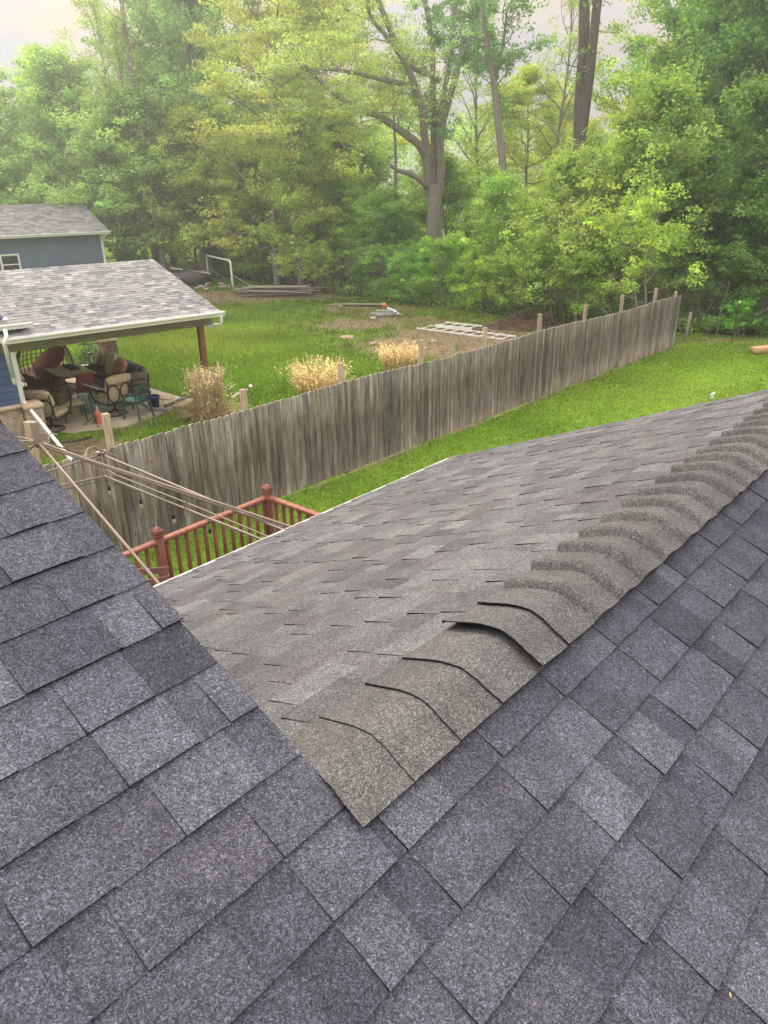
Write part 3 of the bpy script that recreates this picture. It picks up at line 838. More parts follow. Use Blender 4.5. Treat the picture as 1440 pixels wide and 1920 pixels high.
# string lights
sl = thing('string_lights', 'black cable of clear glass bulbs draped along the gazebo frame', 'string lights', (0, 0, 0))
cab = [G(118, 917, 2.0), G(160, 908, 2.0), cL - np.array([0, 0, .03]), G(225, 908, 2.0), G(262, 921, 2.0), G(285, 922, 2.04), G(322, 945, 1.98), G(375, 965, 2.02), G(392, 976, 2.0), G(440, 994, 2.0), G(462, 1000, 2.02), G(505, 1012, 2.04)]
pts = []
for a, b in zip(cab[:-1], cab[1:]):
    for q in range(5): pts.append(a + (b - a) * q / 5 - np.array([0, 0, .012 * math.sin(math.pi * q / 5)]))
tubeobj('cable', pts + [cab[-1]], .004, sl, M_cable, 5)
m_g, t_g, p_g, o_g = newmat('clear bulb glass'); p_g.inputs['Base Color'].default_value = (.9, .88, .75, 1); p_g.inputs['Roughness'].default_value = .05; p_g.inputs['Transmission Weight'].default_value = .8; p_g.inputs['IOR'].default_value = 1.3
for bx, by, up_, drop, clear in ((203, 907, 2.0, .03, 1), (261, 922, 2.0, .09, 1), (322, 946, 1.98, .11, 1), (391, 975, 2.0, .09, 0), (462, 1001, 2.02, .12, 0)):
    a = G(bx, by, up_); b = a - np.array([0, 0, drop])
    tubeobj('drop_wire', [a, b], .003, sl, M_cable, 5)
    mb = MB(); mb.lathe([(0, 0), (.012, 0), (.015, -.01), (.015, -.05), (0, -.05)], b, 12); sk = mb.build('socket', M_cable, sl)
    if clear:
        mb = MB(); mb.lathe([(.011, -.05), (.019, -.065), (.021, -.08), (.018, -.094), (.008, -.104), (0, -.106)], b, 14); mb.build('bulb', m_g, sk)
# ------------------------------------------------------------------ neighbouring house with its covered patio
P0 = G(395, 770); NZ = P0[2]
NROT = R(40); e_ = np.array([math.cos(NROT), math.sin(NROT), 0]); b_ = np.array([-math.sin(NROT), math.cos(NROT), 0])
def toN(p): q = np.array(p) - P0; return np.array([q @ e_, q @ b_, q[2]])
palN = [tuple(.58 * k for k in c) for c in ((.40, .41, .42), (.38, .39, .40), (.42, .43, .43), (.25, .26, .28), (.37, .38, .39), (.44, .45, .45), (.56, .57, .57), (.28, .29, .31))]
def siding(mb, x0, x1, z0, z1, y, lap=.18, axis='x', depth=.012, m=0):
    z = z0
    while z < z1 - .01:
        t = min(z + lap, z1)
        if axis == 'x':
            mb.poly([(x0, y - depth, z), (x1, y - depth, z), (x1, y - .002, t), (x0, y - .002, t)], m)
            mb.poly([(x0, y, z), (x1, y, z), (x1, y - depth, z), (x0, y - depth, z)], m)
        else:
            mb.poly([(y + depth, x0, z), (y + depth, x1, z), (y + .002, x1, t), (y + .002, x0, t)], m)
            mb.poly([(y, x0, z), (y, x1, z), (y + depth, x1, z), (y + depth, x0, z)], m)
        z = t
def gutter(name, parent, a, b, out, w_=.12, h=.11):
    """K-style gutter from a to b, out = horizontal outward direction"""
    mb = MB(); a, b, out = map(lambda t: np.array(t, float), (a, b, out)); up = np.array([0, 0, 1.0])
    pr = [(0, 0), (0, -h), (w_ * .6, -h), (w_ * .72, -h * .55), (w_, -h * .3), (w_, 0), (w_ * .88, 0), (w_ * .88, -.012)]
    for (p0, z0), (p1, z1) in zip(pr[:-1], pr[1:]):
        mb.poly([a + out * p0 + up * z0, b + out * p0 + up * z0, b + out * p1 + up * z1, a + out * p1 + up * z1])
    for e in (a, b): mb.poly([e + out * p + up * z for p, z in pr[:6]])
    return mb.build(name, M_white, parent)
nh = thing('neighbor_house', 'blue sided house with stone base at the left edge behind the fence', 'house', P0, NROT)
mb = MB()
siding(mb, -11, -4.5, 1.03, 2.95, 0.0, .17, depth=.024)
mb.poly([(-4.5, 0, 0), (-4.5, 7, 0), (-4.5, 7, 2.9), (-4.5, 0, 2.9)]); mb.poly([(-11, 0, 0), (-11, 7, 0), (-11, 7, 2.9), (-11, 0, 2.9)])
mb.poly([(-4.5, 7, 0), (-11, 7, 0), (-11, 7, 2.9), (-4.5, 7, 2.9)])
w0 = mb.build('wall', M_bluesiding, nh)
mb = MB(); mb.box((-4.47, .015, 1.95), (.10, .13, 1.9), bev=.004); mb.build('corner_trim', M_white, w0)
mb = MB(); mb.box((-7.8, -.02, .48), (6.5, .16, 1.02)); mb.build('stone_wainscot', M_ledge, nh)
mb = MB(); mb.box((-7.8, -.04, 1.03), (6.55, .24, .07), bev=.008); mb.build('stone_ledge', M_limestone, nh)
mb = MB(); mb.box((-4.35, -.12, .48), (.36, .42, 1.0)); mb.build('stone_pier', M_ledge, nh)
mb = MB(); mb.box((-4.35, -.12, 1.03), (.42, .48, .10), bev=.015); mb.build('pier_cap', M_limestone, nh)
# house roof, only its eave corner shows
ec = toN(G(55, 602, 2.72)); sl_ = math.tan(R(17))
mb = MB(); rn = random.Random(9)
O_ = np.array([0, ec[1] , ec[2]]); Vn = np.array([0, math.cos(R(17)), math.sin(R(17))]); nn_ = np.array([0, -math.sin(R(17)), math.cos(R(17))])
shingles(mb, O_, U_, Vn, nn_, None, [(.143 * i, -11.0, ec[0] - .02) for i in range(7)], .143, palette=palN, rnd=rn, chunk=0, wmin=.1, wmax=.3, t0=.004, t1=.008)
slab(mb, O_ + U_ * -11 , O_ + U_ * ec[0], O_ + U_ * ec[0] + Vn * 1.0, O_ + U_ * -11 + Vn * 1.0, nn_, .10, 1)
rf_ = mb.build('roof', [M_nshingle, M_beam], nh)
gutter('gutter', nh, (-11, ec[1], ec[2] - .01), (ec[0] + .03, ec[1], ec[2] - .01), (0, -1, 0))
# patio roof
Ec = toN(G(415, 583, 2.55)); r_ = Y(290, 487, 10)       # eave corner, then the ridge end in the gable plane
dR = ray(290, 487); Ew = G(415, 583, 2.55); kk = (Ew - np.array([0, 0, CAMZ])) @ e_ / (dR @ e_)
Rg = toN(dR * kk + np.array([0, 0, CAMZ])); run, rise = Rg[1] - Ec[1], Rg[2] - Ec[2]; pa = math.atan2(rise, run); Ls = math.hypot(run, rise)
pv = thing('patio_cover', 'open patio roof with light grey shingles on timber posts and brick piers', 'patio cover', P0, NROT)
Vp = np.array([0, math.cos(pa), math.sin(pa)]); Np_ = np.array([0, -math.sin(pa), math.cos(pa)]); Op = np.array([0, Ec[1], Ec[2]])
mb = MB(); nrow = int(Ls / .143)
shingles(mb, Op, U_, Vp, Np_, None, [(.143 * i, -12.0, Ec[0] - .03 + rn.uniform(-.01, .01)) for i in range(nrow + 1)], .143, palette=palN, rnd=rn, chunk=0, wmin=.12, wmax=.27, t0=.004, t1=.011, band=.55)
slab(mb, Op + U_ * -12, Op + U_ * (Ec[0] - .05), Op + U_ * (Ec[0] - .05) + Vp * Ls, Op + U_ * -12 + Vp * Ls, Np_, .1, 1)
Vq = np.array([0, -math.cos(pa), math.sin(pa)]); top_ = Op + Vp * Ls
slab(mb, top_ + U_ * -12 - Vq * Ls, top_ + U_ * (Ec[0] - .05) - Vq * Ls, top_ + U_ * (Ec[0] - .05), top_ + U_ * -12, np.array([0, math.sin(pa), math.cos(pa)]), .1, 1)
mb.build('roof', [M_nshingle, M_white], pv)
gutter('gutter', pv, (-4.62, Ec[1] + .01, Ec[2] + .0), (Ec[0] + .05, Ec[1] + .01, Ec[2] + .0), (0, -1, 0), .13, .12)
mb = MB(); mb.box((-2.2, 0, Ec[2] - .24), (5.0, .10, .24), bev=.004); mb.box((-2.2, 6.69, Ec[2] - .24), (5.0, .10, .24)); mb.box((.22, 3.35, Ec[2] - .24), (.09, 6.6, .23)); mb.build('beam', M_beam, pv)
mb = MB()
mb.poly([(Ec[0] - .08, Ec[1] + .1, Ec[2] - .1), (Ec[0] - .08, 2 * Rg[1] - Ec[1] - .1, Ec[2] - .1), (Ec[0] - .08, Rg[1], Rg[2] - .1)])
mb.build('gable_panel', M_white, pv)
for nm, yy in (('near', 0.0), ('far', 6.69)):
    pc = np.array([-.03, yy])
    mb = MB(); mb.box((pc[0], pc[1], .42), (.46, .46, .95)); pr_ = mb.build('brick_pier', M_brick, pv)
    mb = MB(); mb.box((pc[0], pc[1], .93), (.56, .56, .08), bev=.012); mb.build('pier_cap', M_limestone, pr_)
    mb = MB(); mb.box((pc[0], pc[1], (Ec[2] - .36 + .97) / 2), (.14, .14, Ec[2] - .36 - .97), bev=.006, col=(.55, .36, .25) if nm == 'near' else (.9, .75, .6)); mb.build('post', M_post, pv)
mb = MB(); x_ = Ec[0] - .06
mb.tube([(x_, Ec[1] - .07, Ec[2] - .10), (x_, Ec[1] - .07, Ec[2] - .22), (x_, Ec[1] - .0, Ec[2] - .33), (x_, -.10, Ec[2] - .37), (x_ - .18, -.02, Ec[2] - .40)], .042, 8)
mb.build('downspout', M_white, pv)
# long diagonal downspout of the house
dsp = thing('downspout', 'long white downspout bending diagonally from the blue house to the fence', 'downspout', P0, NROT)
mb = MB()
pth = [toN(G(9, 618, 2.66)), toN(G(12, 630, 2.55)), toN(G(8, 645, 2.40)), toN(G(20, 705, 1.58)), toN(G(34, 740, 1.12)), toN(G(80, 796, .62)), toN(G(138, 868, .02))]
for i, p in enumerate(pth[:4]): p[1] = min(p[1], -.10) if i > 1 else p[1]
for a, b in zip(pth[:-1], pth[1:]):
    mb.bar(a, b + (b - a) / np.linalg.norm(b - a) * .02, .075, .055, bev=.01)
mb.build('pipe', M_white, dsp)
# patio slab
sb = MB()
pl = [(-8, -.25), (-3.2, .35), (-2.3, .05), (-.55, .85), (-.05, 1.6), (-.3, 3.3), (-.2, 7.6), (-8, 7.6)]
sb.poly([(x, y_, .06) for x, y_ in pl])
for i in range(len(pl)):
    j = (i + 1) % len(pl); sb.poly([(pl[i][0], pl[i][1], .06), (pl[i][0], pl[i][1], -.2), (pl[j][0], pl[j][1], -.2), (pl[j][0], pl[j][1], .06)])
so = sb.build('patio_slab', M_concrete); so.location = Vector(P0); so.rotation_euler = (0, 0, NROT); structure(so)
PZ = .06
def pat(name, label, cat, x, y_, rz=0.0, z=PZ, group=None):
    p = P0 + e_ * x + b_ * y_; p[2] = NZ + z
    return thing(name, label, cat, p, NROT + rz, group)
def part(o, name, mat, fn, label=None):
    mb = MB(); fn(mb); return mb.build(name, mat, o, label)
def ring(cx, cz, rx, rz_, y_, n=18):
    return [(cx + rx * math.cos(2 * math.pi * i / n), y_, cz + rz_ * math.sin(2 * math.pi * i / n)) for i in range(n)]
def swivel_chair(x, y_, rz, label):                     # local +y is forward
    o = pat('patio_armchair', label, 'armchair', x, y_, rz, group='beige cushioned patio armchairs'); o.scale = (1.08, 1.08, 1.06)
    part(o, 'back_frame', M_bronze, lambda m: [m.tube(ring(sx * .165, .585, .15, .205, -.335), .017, 6, closed=True) for sx in (-1, 1)] + [m.tube([(sx * .31, -.26, .30), (sx * .32, -.335, .62), (sx * .32, -.38, .92)], .016, 6) for sx in (-1, 1)])
    part(o, 'backrest', M_tan, lambda m: (m.blob((0, -.19, .66), (.60, .19, .66), rotx(.1)), ))
    part(o, 'headrest', M_tan, lambda m: m.blob((0, -.35, .91), (.68, .12, .20), rotx(.1), p=3.5))
    part(o, 'seat_cushion', M_tan, lambda m: m.blob((0, .09, .40), (.60, .60, .15), p=4))
    part(o, 'seat_frame', M_bronze, lambda m: m.tube([(-.31, -.24, .32), (-.31, .36, .31), (.31, .36, .31), (.31, -.24, .32)], .018, 6, closed=True))
    for sx in (-1, 1):
        part(o, 'armrest', M_bronze, lambda m: m.tube([(sx * .32, -.33, .62), (sx * .34, -.12, .66), (sx * .35, .10, .62), (sx * .35, .28, .64), (sx * .345, .36, .60), (sx * .34, .34, .50), (sx * .31, .28, .32)], .020, 6))
    part(o, 'base', M_bronze, lambda m: (m.tube([(0, 0, .30), (0, 0, .10)], .03, 8), m.tube([(.26 * math.cos(t), .26 * math.sin(t), .02) for t in np.linspace(0, 6.28, 17)[:-1]], .016, 6, closed=True), m.tube([(-.26, 0, .02), (0, 0, .11), (.26, 0, .02)], .014, 6), m.tube([(0, -.26, .02), (0, 0, .11), (0, .26, .02)], .014, 6)))
    return o
swivel_chair(-3.72, .95, -.85, 'beige cushioned armchair nearest the blue house, its back to the camera')
swivel_chair(-2.05, 1.22, .2, 'beige cushioned armchair in front of the sofa, beside the green plastic chair')
ot = pat('side_table', 'low tan topped side table beside the beige armchair near the blue house', 'table', -3.02, 1.45, -.1)
part(ot, 'top', M_tan, lambda m: m.box((0, 0, .43), (.52, .48, .05), bev=.015))
for sx in (-1, 1):
    for sy in (-1, 1): part(ot, 'leg', M_bronze, lambda m: m.tube([(sx * .23, sy * .21, .42), (sx * .25, sy * .23, 0)], .014, 6))
def resin_chair(x, y_, rz, label):
    o = pat('plastic_chair', label, 'chair', x, y_, rz, group='green plastic patio chairs')
    part(o, 'seat', M_green, lambda m: m.box((0, .02, .42), (.46, .44, .03), bev=.012, col=(1.4, 1.4, 1.4)))
    def back(m):
        arc = [(.26 * math.cos(t), -.22 - .04 * math.sin(t), .56 + .30 * math.sin(t)) for t in np.linspace(-.15, math.pi + .15, 17)]
        m.tube(arc, .020, 6)
        for q in np.linspace(-.17, .17, 7): m.tube([(q, -.22, .43), (q * 1.15, -.25, .56 + .29 * math.sqrt(max(0, 1 - (q * 1.15 / .27) ** 2)))], .013, 5)
        m.tube([(-.2, -.235, .58), (.2, -.235, .58)], .012, 5)
    part(o, 'backrest', M_green, back)
    for sx in (-1, 1):
        part(o, 'armrest', M_green, lambda m: m.tube([(sx * .27, -.24, .62), (sx * .30, -.05, .66), (sx * .30, .16, .64), (sx * .27, .22, .58)], .024, 6))
        for sy in (-1, 1): part(o, 'leg', M_green, lambda m: m.bar((sx * .22, sy * .20, .58 if sy > 0 else .43), (sx * .26, sy * .25, 0), .05, .035, col=(1.5, 1.6, 1.6)))
    return o
resin_chair(-1.74, .48, .45, 'dark green plastic chair with a teal striped towel on its seat')
resin_chair(-1.22, 1.45, 1.2, 'second green plastic chair, half hidden between the sofa and the nearer one')
tw = pat('towel', 'white and teal striped towel folded on the green plastic chair', 'towel', -1.75, .50, .45, PZ + .45)
part(tw, 'towel_fold', M_teal, lambda m: (m.blob((0, .04, .02), (.40, .40, .05), p=5), m.blob((.02, .20, .03), (.32, .12, .06), p=3)))
bk = pat('bucket', 'dark blue plastic bucket at the patio corner', 'bucket', -1.12, .95)
part(bk, 'pail', M_blue, lambda m: m.lathe([(0, .02), (.13, .0), (.165, .36), (.178, .36), (.178, .31), (.168, .31), (.168, .36), (.155, .36), (.125, .03), (0, .03)], n=22))
part(bk, 'handle', M_bronze, lambda m: m.tube([(.17 * math.cos(t), .02 + .13 * math.sin(t), .34 - .14 * math.sin(t)) for t in np.linspace(0, math.pi, 11)], .004, 5))
gp = pat('pipe', 'bent grey plastic pipe lying beside the blue bucket', 'pipe', -1.28, .75)
part(gp, 'pipe_run', M_pipe, lambda m: m.tube([(-.35, .45, .45), (-.2, .3, .25), (.0, .05, .08), (.3, -.25, .05)], .045, 10))
# table and what stands on it
tb = pat('patio_table', 'rectangular mottled tan patio table on dark metal legs', 'table', -2.22, 3.70)
part(tb, 'table_top', M_tabletop, lambda m: m.box((0, 0, .72), (.92, 1.46, .035), bev=.01))
part(tb, 'frame', M_bronze, lambda m: (m.tube([(-.42, -.68, .69), (.42, -.68, .69), (.42, .68, .69), (-.42, .68, .69)], .014, 6, closed=True), m.tube([(-.3, -.5, .3), (0, 0, .36), (.3, .5, .3)], .01, 5), m.tube([(.3, -.5, .3), (0, 0, .36), (-.3, .5, .3)], .01, 5)))
for sx in (-1, 1):
    for sy in (-1, 1): part(tb, 'leg', M_bronze, lambda m: m.tube([(sx * .38, sy * .64, .69), (sx * .34, sy * .55, .35), (sx * .42, sy * .66, 0)], .015, 6))
tr = pat('cutlery_tray', 'ribbed black tray lying on the tan patio table', 'tray', -2.10, 3.95, .1, PZ + .742)
part(tr, 'tray_body', M_darkcush, lambda m: (m.box((0, 0, .03), (.24, .62, .06), bev=.02), [m.box((q, 0, .066), (.022, .56, .018), bev=.005, col=(1.7, 1.7, 1.7)) for q in (-.08, -.03, .03, .08)]))
def sling_chair(x, y_, rz, label, mat, name='sling_chair'):
    o = pat(name, label, 'chair', x, y_, rz)
    part(o, 'backrest', mat, lambda m: m.box((0, -.25, .68), (.46, .02, .46), rotx(.16), bev=.008))
    part(o, 'seat', mat, lambda m: m.box((0, .02, .41), (.46, .50, .02), bev=.008))
    for sx in (-1, 1):
        part(o, 'side_frame', M_bronze, lambda m: (m.tube([(sx * .24, -.30, .92), (sx * .24, -.20, .42), (sx * .25, -.27, 0)], .013, 6), m.tube([(sx * .24, -.22, .42), (sx * .24, .27, .42), (sx * .25, .29, 0)], .013, 6)))
        part(o, 'armrest', M_bronze, lambda m: m.tube([(sx * .25, -.24, .62), (sx * .26, 0, .64), (sx * .26, .26, .62), (sx * .25, .28, .42)], .014, 6))
    return o
sling_chair(-2.32, 2.62, .1, 'red sling patio chair with its back to the camera at the table end', M_redsling)
sling_chair(-3.18, 3.2, -1.35, 'reddish brown patio chair on the blue house side of the table', M_brown, 'patio_chair')
# wicker dome chair, leaning round top, lower table
wd = pat('wicker_dome_chair', 'large brown open wicker dome chair at the back of the patio', 'wicker chair', -2.36, 5.45, .1)
def dome(m):
    for k_ in range(17):
        a = math.pi * k_ / 16; m.tube([(.80 * math.cos(a) * math.cos(t), .62 * abs(math.sin(a)) * math.cos(t) * .9, .55 + .95 * math.sin(t)) for t in np.linspace(-.25, 1.5, 12)], .016, 4)
    for t in np.linspace(-.2, 1.35, 12): m.tube([(.80 * math.cos(a) * math.cos(t), .62 * math.sin(a) * math.cos(t) * .9, .55 + .95 * math.sin(t)) for a in np.linspace(0, math.pi, 17)], .012, 4)
part(wd, 'dome', M_wicker, dome)
part(wd, 'rim', M_wicker, lambda m: m.tube([(.80 * math.cos(t), -.02, .55 + .95 * math.sin(t)) for t in np.linspace(-.3, math.pi + .3, 25)], .030, 6))
part(wd, 'seat', M_wicker, lambda m: m.lathe([(0, .28), (.35, .30), (.62, .42), (.74, .52), (.76, .50), (.60, .34), (.30, .20), (0, .20)], (0, .05, 0), 24))
part(wd, 'stand', M_wicker, lambda m: m.lathe([(.50, 0), (.52, .03), (.36, .22), (.34, .22), (.46, .02)], (0, .05, 0), 18))
lt = pat('garden_table', 'dark brown low table with thin curved metal legs', 'table', -3.02, 4.60, .1)
part(lt, 'table_top', M_brown, lambda m: m.box((0, 0, .50), (.66, .72, .04), bev=.01, col=(.8, .8, .8)))
for sx in (-1, 1):
    for sy in (-1, 1): part(lt, 'leg', M_bronze, lambda m: m.tube([(sx * .36, sy * .36, .5), (sx * .30, sy * .30, .25), (sx * .40, sy * .40, 0)], .012, 6))
ax_ = np.array([.80, 0, .60]); bx_ = np.array([.1, .88, .28]); bx_ = bx_ - ax_ * (ax_ @ bx_); bx_ /= np.linalg.norm(bx_); DM = np.stack([ax_, bx_, np.cross(ax_, bx_)], 1)
rt = pat('round_table_top', 'dark red round table top standing on edge against the wicker dome', 'table top', -2.44, 4.72, 0, PZ + .38)
part(rt, 'disc', M_brown, lambda m: m.lathe([(0, -.018), (.50, -.018), (.525, 0), (.50, .018), (0, .018)], (0, .0, .50), 32, M=DM, col=(1.15, .9, .85)))
part(rt, 'rim', M_limestone, lambda m: m.tube([tuple(np.array([0, .0, .50]) + DM @ np.array([.53 * math.cos(t), .53 * math.sin(t), 0])) for t in np.linspace(0, 6.283, 33)[:-1]], .014, 6, closed=True, col=(.62, .45, .4)))
tbx = pat('planter_tub', 'round black tub on the patio beside the blue wall', 'tub', -3.30, 3.95)
part(tbx, 'tub_wall', M_darkcush, lambda m: m.lathe([(0, .0), (.30, .0), (.36, .33), (.39, .36), (.34, .36), (.31, .30), (0, .30)], n=24))
cb_ = pat('cardboard_box', 'open brown cardboard box on the patio floor by the table', 'box', -2.80, 3.0, .35)
part(cb_, 'carton', M_card, lambda m: (m.box((0, 0, .15), (.42, .34, .30)), m.box((0, .20, .33), (.42, .14, .006), rotx(-.7)), m.box((0, -.20, .33), (.42, .14, .006), rotx(.7))))
st = pat('drum_stand', 'thin black tripod stand holding a tilted oval striped pad', 'stand', -2.80, .62)
for k_ in range(3):
    a = k_ * 2.1 + .4; part(st, 'leg', M_bronze, lambda m: m.tube([(0, 0, .22), (.30 * math.cos(a), .30 * math.sin(a), .01)], .011, 6))
part(st, 'pole', M_bronze, lambda m: m.tube([(0, 0, .1), (0, 0, .86)], .012, 6))
part(st, 'pad', M_darkcush, lambda m: (m.lathe([(0, 0), (.25, 0), (.27, .015), (.27, .05), (.24, .065), (0, .065)], (.10, 0, .92), 24, M=roty(.42)), m.tube([tuple(np.array([.10, 0, .92]) + roty(.42) @ np.array([.275 * math.cos(t), .275 * math.sin(t), .03])) for t in np.linspace(0, 6.28, 25)[:-1]], .007, 5, closed=True, col=(9, 9, 11))))
cn = pat('canister', 'faded orange plastic container with a pale spout on the patio edge', 'container', -2.66, .74)
part(cn, 'jug', M_orange, lambda m: m.lathe([(0, 0), (.10, 0), (.105, .02), (.095, .25), (.08, .29), (0, .29)], n=16))
part(cn, 'spout', M_limestone, lambda m: m.lathe([(.05, .29), (.045, .34), (.025, .38), (.025, .44), (0, .44)], n=12))
rug = pat('floor_rug', 'blue grey striped rug under the patio table', 'rug', -1.95, 2.75, 0, PZ + .004)
def rugf(m):
    for q in range(26): m.box((0, -1.0 + q * .08, .004), (1.3, .05, .008), col=(.62, .78, .80) if q % 2 else (.35, .50, .55))
    m.box((0, 0, .001), (1.32, 2.1, .004), col=(.5, .6, .62))
part(rug, 'weave', M_alu, rugf)
kt = pat('kettle_lid', 'shiny black domed lid with a pale rim on the far side of the table', 'lid', -1.55, 4.55, 0, PZ + .45)
part(kt, 'dome', M_tarp, lambda m: m.lathe([(.20, 0), (.19, .08), (.13, .15), (0, .18)], n=20)); part(kt, 'rim', M_alu, lambda m: m.tube([(.2 * math.cos(t), .2 * math.sin(t), 0) for t in np.linspace(0, 6.28, 21)[:-1]], .014, 6, closed=True))
sk_ = pat('stool', 'small dark stool behind the table', 'stool', -1.55, 4.55)
part(sk_, 'seat', M_brown, lambda m: m.box((0, 0, .42), (.40, .40, .04), bev=.01))
for sx in (-1, 1):
    for sy in (-1, 1): part(sk_, 'leg', M_bronze, lambda m: m.tube([(sx * .17, sy * .17, .41), (sx * .18, sy * .18, 0)], .012, 5))
# sofa with cushions
sf = pat('wicker_sofa', 'dark wicker sofa with charcoal seat cushions', 'sofa', -.98, 3.55, math.pi / 2)
def sofabody(m):
    m.box((0, .02, .17), (2.05, .82, .28), bev=.02); m.box((0, -.36, .42), (2.05, .14, .72), bev=.03)
    for q in range(9): m.box((0, -.435, .14 + q * .07), (2.04, .012, .035), bev=.004, col=(1.5, 1.4, 1.3))
part(sf, 'base', M_dkwicker, sofabody)
for sx in (-1, 1):
    def arm(m):
        m.box((sx * 1.0, .02, .34), (.16, .84, .62), bev=.03)
        for q in range(8): m.box((sx * 1.085, .02, .10 + q * .07), (.012, .80, .032), bev=.004, col=(1.5, 1.4, 1.3))
    part(sf, 'armrest', M_dkwicker, arm)
for sx in (-1, 0, 1): part(sf, 'seat_cushion', M_darkcush, lambda m: m.blob((sx * .60, .08, .38), (.62, .66, .17), p=4.5, lump=.01))
for sx in (-1, 0, 1): part(sf, 'back_cushion', M_darkcush, lambda m: m.blob((sx * .60, -.24, .62), (.60, .17, .38), rotx(.15), p=4, col=(1.6, 1.6, 1.6)))
for i, (dx, dy, dz, mat_, sz, lab) in enumerate(((.62, 1.38, .72, M_pillow, .44, 'striped grey cushion at the far end of the sofa'), (.58, .92, .72, M_pillow, .46, 'crumpled tan and black striped cushion, second from the far end'), (.55, .45, .74, M_fur, .50, 'shaggy grey cushion in the middle of the sofa'), (.72, .18, .58, M_tan, .34, 'small cream cushion lying low in front of the shaggy one'), (.55, -.25, .68, M_plaid, .46, 'red and cream plaid cushion at the near end of the sofa'))):
    o = pat('throw_cushion', lab, 'cushion', -.98 - .0 - dy * 0 - (dx - .55) * .9 - .02, 3.55 + (1.0, .68, .32, .02, -.30)[i], math.pi / 2 + .15 * (i - 2), PZ + dz - .12, 'loose cushions on the wicker sofa')
    part(o, 'cushion_cover', mat_, lambda m: m.blob((0, 0, .16), (sz * 1.12, .21, sz * .95), rotx(.42) @ roty(.2 * (i % 3 - 1)), p=3, lump=.03))
# bicycle-like walker behind the sofa
wk = pat('exercise_bike', 'grey framed bicycle with curved handlebars behind the sofa', 'bicycle', -1.05, 5.35, 1.2)
part(wk, 'frame', M_alu, lambda m: (m.tube([(-.45, 0, .34), (-.1, 0, .30), (.25, 0, .70), (.42, 0, .34)], .018, 6), m.tube([(-.1, 0, .3), (-.2, 0, .78)], .018, 6), m.tube([(-.18, 0, .68), (.25, 0, .72)], .018, 6), m.tube([(.25, 0, .7), (.2, 0, .98)], .015, 6)))
part(wk, 'handlebar', M_cable, lambda m: m.tube([(.05, -.30, 1.00), (.12, -.26, 1.05), (.22, -.1, 1.04), (.2, 0, .98), (.22, .1, 1.04), (.12, .26, 1.05), (.05, .30, 1.00)], .016, 6))
part(wk, 'saddle', M_cable, lambda m: m.blob((-.22, 0, .82), (.26, .15, .07)))
for sx in (-.45, .42): part(wk, 'wheel', M_cable, lambda m: m.tube([(sx + .31 * math.cos(t), 0, .33 + .31 * math.sin(t)) for t in np.linspace(0, 6.28, 29)[:-1]], .018, 6, closed=True))
# paving slabs and scraps at the patio corner
for i, (x, y_, sx, sy, a, lab) in enumerate(((-.30, .95, .75, .42, .5, 'tan paving slab at the patio corner nearest the grass clump'), (-.72, 1.15, .62, .36, .9, 'paving slab behind the blue bucket'), (-.62, 2.0, 1.1, .26, -1.1, 'long tan edging slab along the lawn beside the patio'))):
    o = pat('paving_slab', lab, 'paving slab', x, y_, a, .03, 'loose paving slabs at the patio corner')
    part(o, 'stone_block', M_limestone, lambda m: m.box((0, 0, .04), (sx, sy, .06), bev=.01))
o = pat('scrap_pipe', 'short dark pipe lying across the corner paving slabs', 'pipe', -.42, 1.02, .3, .10)
part(o, 'pipe_run', M_pipe, lambda m: m.tube([(-.5, -.05, .03), (.1, 0, .05), (.5, .12, .02)], .04, 8, col=(.5, .5, .5)))
hs = pat('drain_hose', 'black corrugated drain pipe by the corner of the blue house', 'hose', -4.15, -.45, 0, .02)
part(hs, 'hose_run', M_cable, lambda m: m.tube([(-.3, .3, .06), (.1, .1, .06), (.5, .0, .06), (.9, .12, .05)], .05, 10))

# ------------------------------------------------------------------ garage far behind the patio
EB = Y(205, 433, 50.0)
d2 = ray(0, 440); pL = d2 * ((EB[2] - CAMZ) / d2[2]) + np.array([0, 0, CAMZ])
ge = hz(R(54)); gb = np.array([-ge[1], ge[0], 0])
GROT = math.atan2(ge[1], ge[0]); gzr = gz(50)
dR = ray(155, 381); kk = (EB - np.array([0, 0, CAMZ])) @ ge / (dR @ ge); RB = dR * kk + np.array([0, 0, CAMZ])
bw = (RB - EB) @ gb; bh = RB[2] - EB[2]; ga = math.atan2(bh, bw)
org = EB.copy(); org[2] = gzr
gr = thing('garage', 'slate blue sided garage with grey roof far left below the trees', 'garage', org, GROT)
eh = EB[2] - gzr; Lg = 14.0
mb = MB(); siding(mb, -Lg, -.45, .15, eh - .1, .45, .16, depth=.03)
mb.poly([(-.45, .45, 0), (-.45, 2 * bw - .45, 0), (-.45, 2 * bw - .45, eh), (-.45, bw, eh + bh - .15), (-.45, .45, eh)])
mb.build('wall', M_barnsiding, gr)
mb = MB(); Vg = np.array([0, math.cos(ga), math.sin(ga)]); Ng = np.array([0, -math.sin(ga), math.cos(ga)]); Og = np.array([0, 0, eh]); Lr = math.hypot(bw, bh)
palG = [tuple(q * .75 for q in c) for c in palN]
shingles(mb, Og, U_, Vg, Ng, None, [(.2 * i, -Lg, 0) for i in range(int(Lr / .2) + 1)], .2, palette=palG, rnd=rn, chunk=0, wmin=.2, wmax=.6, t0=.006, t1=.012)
slab(mb, Og - U_ * Lg, Og, Og + Vg * Lr, Og - U_ * Lg + Vg * Lr, Ng, .12, 1)
Vh = np.array([0, -math.cos(ga), math.sin(ga)]); tg = Og + Vg * Lr
slab(mb, tg - U_ * Lg - Vh * Lr, tg - Vh * Lr, tg, tg - U_ * Lg, np.array([0, math.sin(ga), math.cos(ga)]), .12, 1)
mb.build('roof', [M_nshingle, M_white], gr)
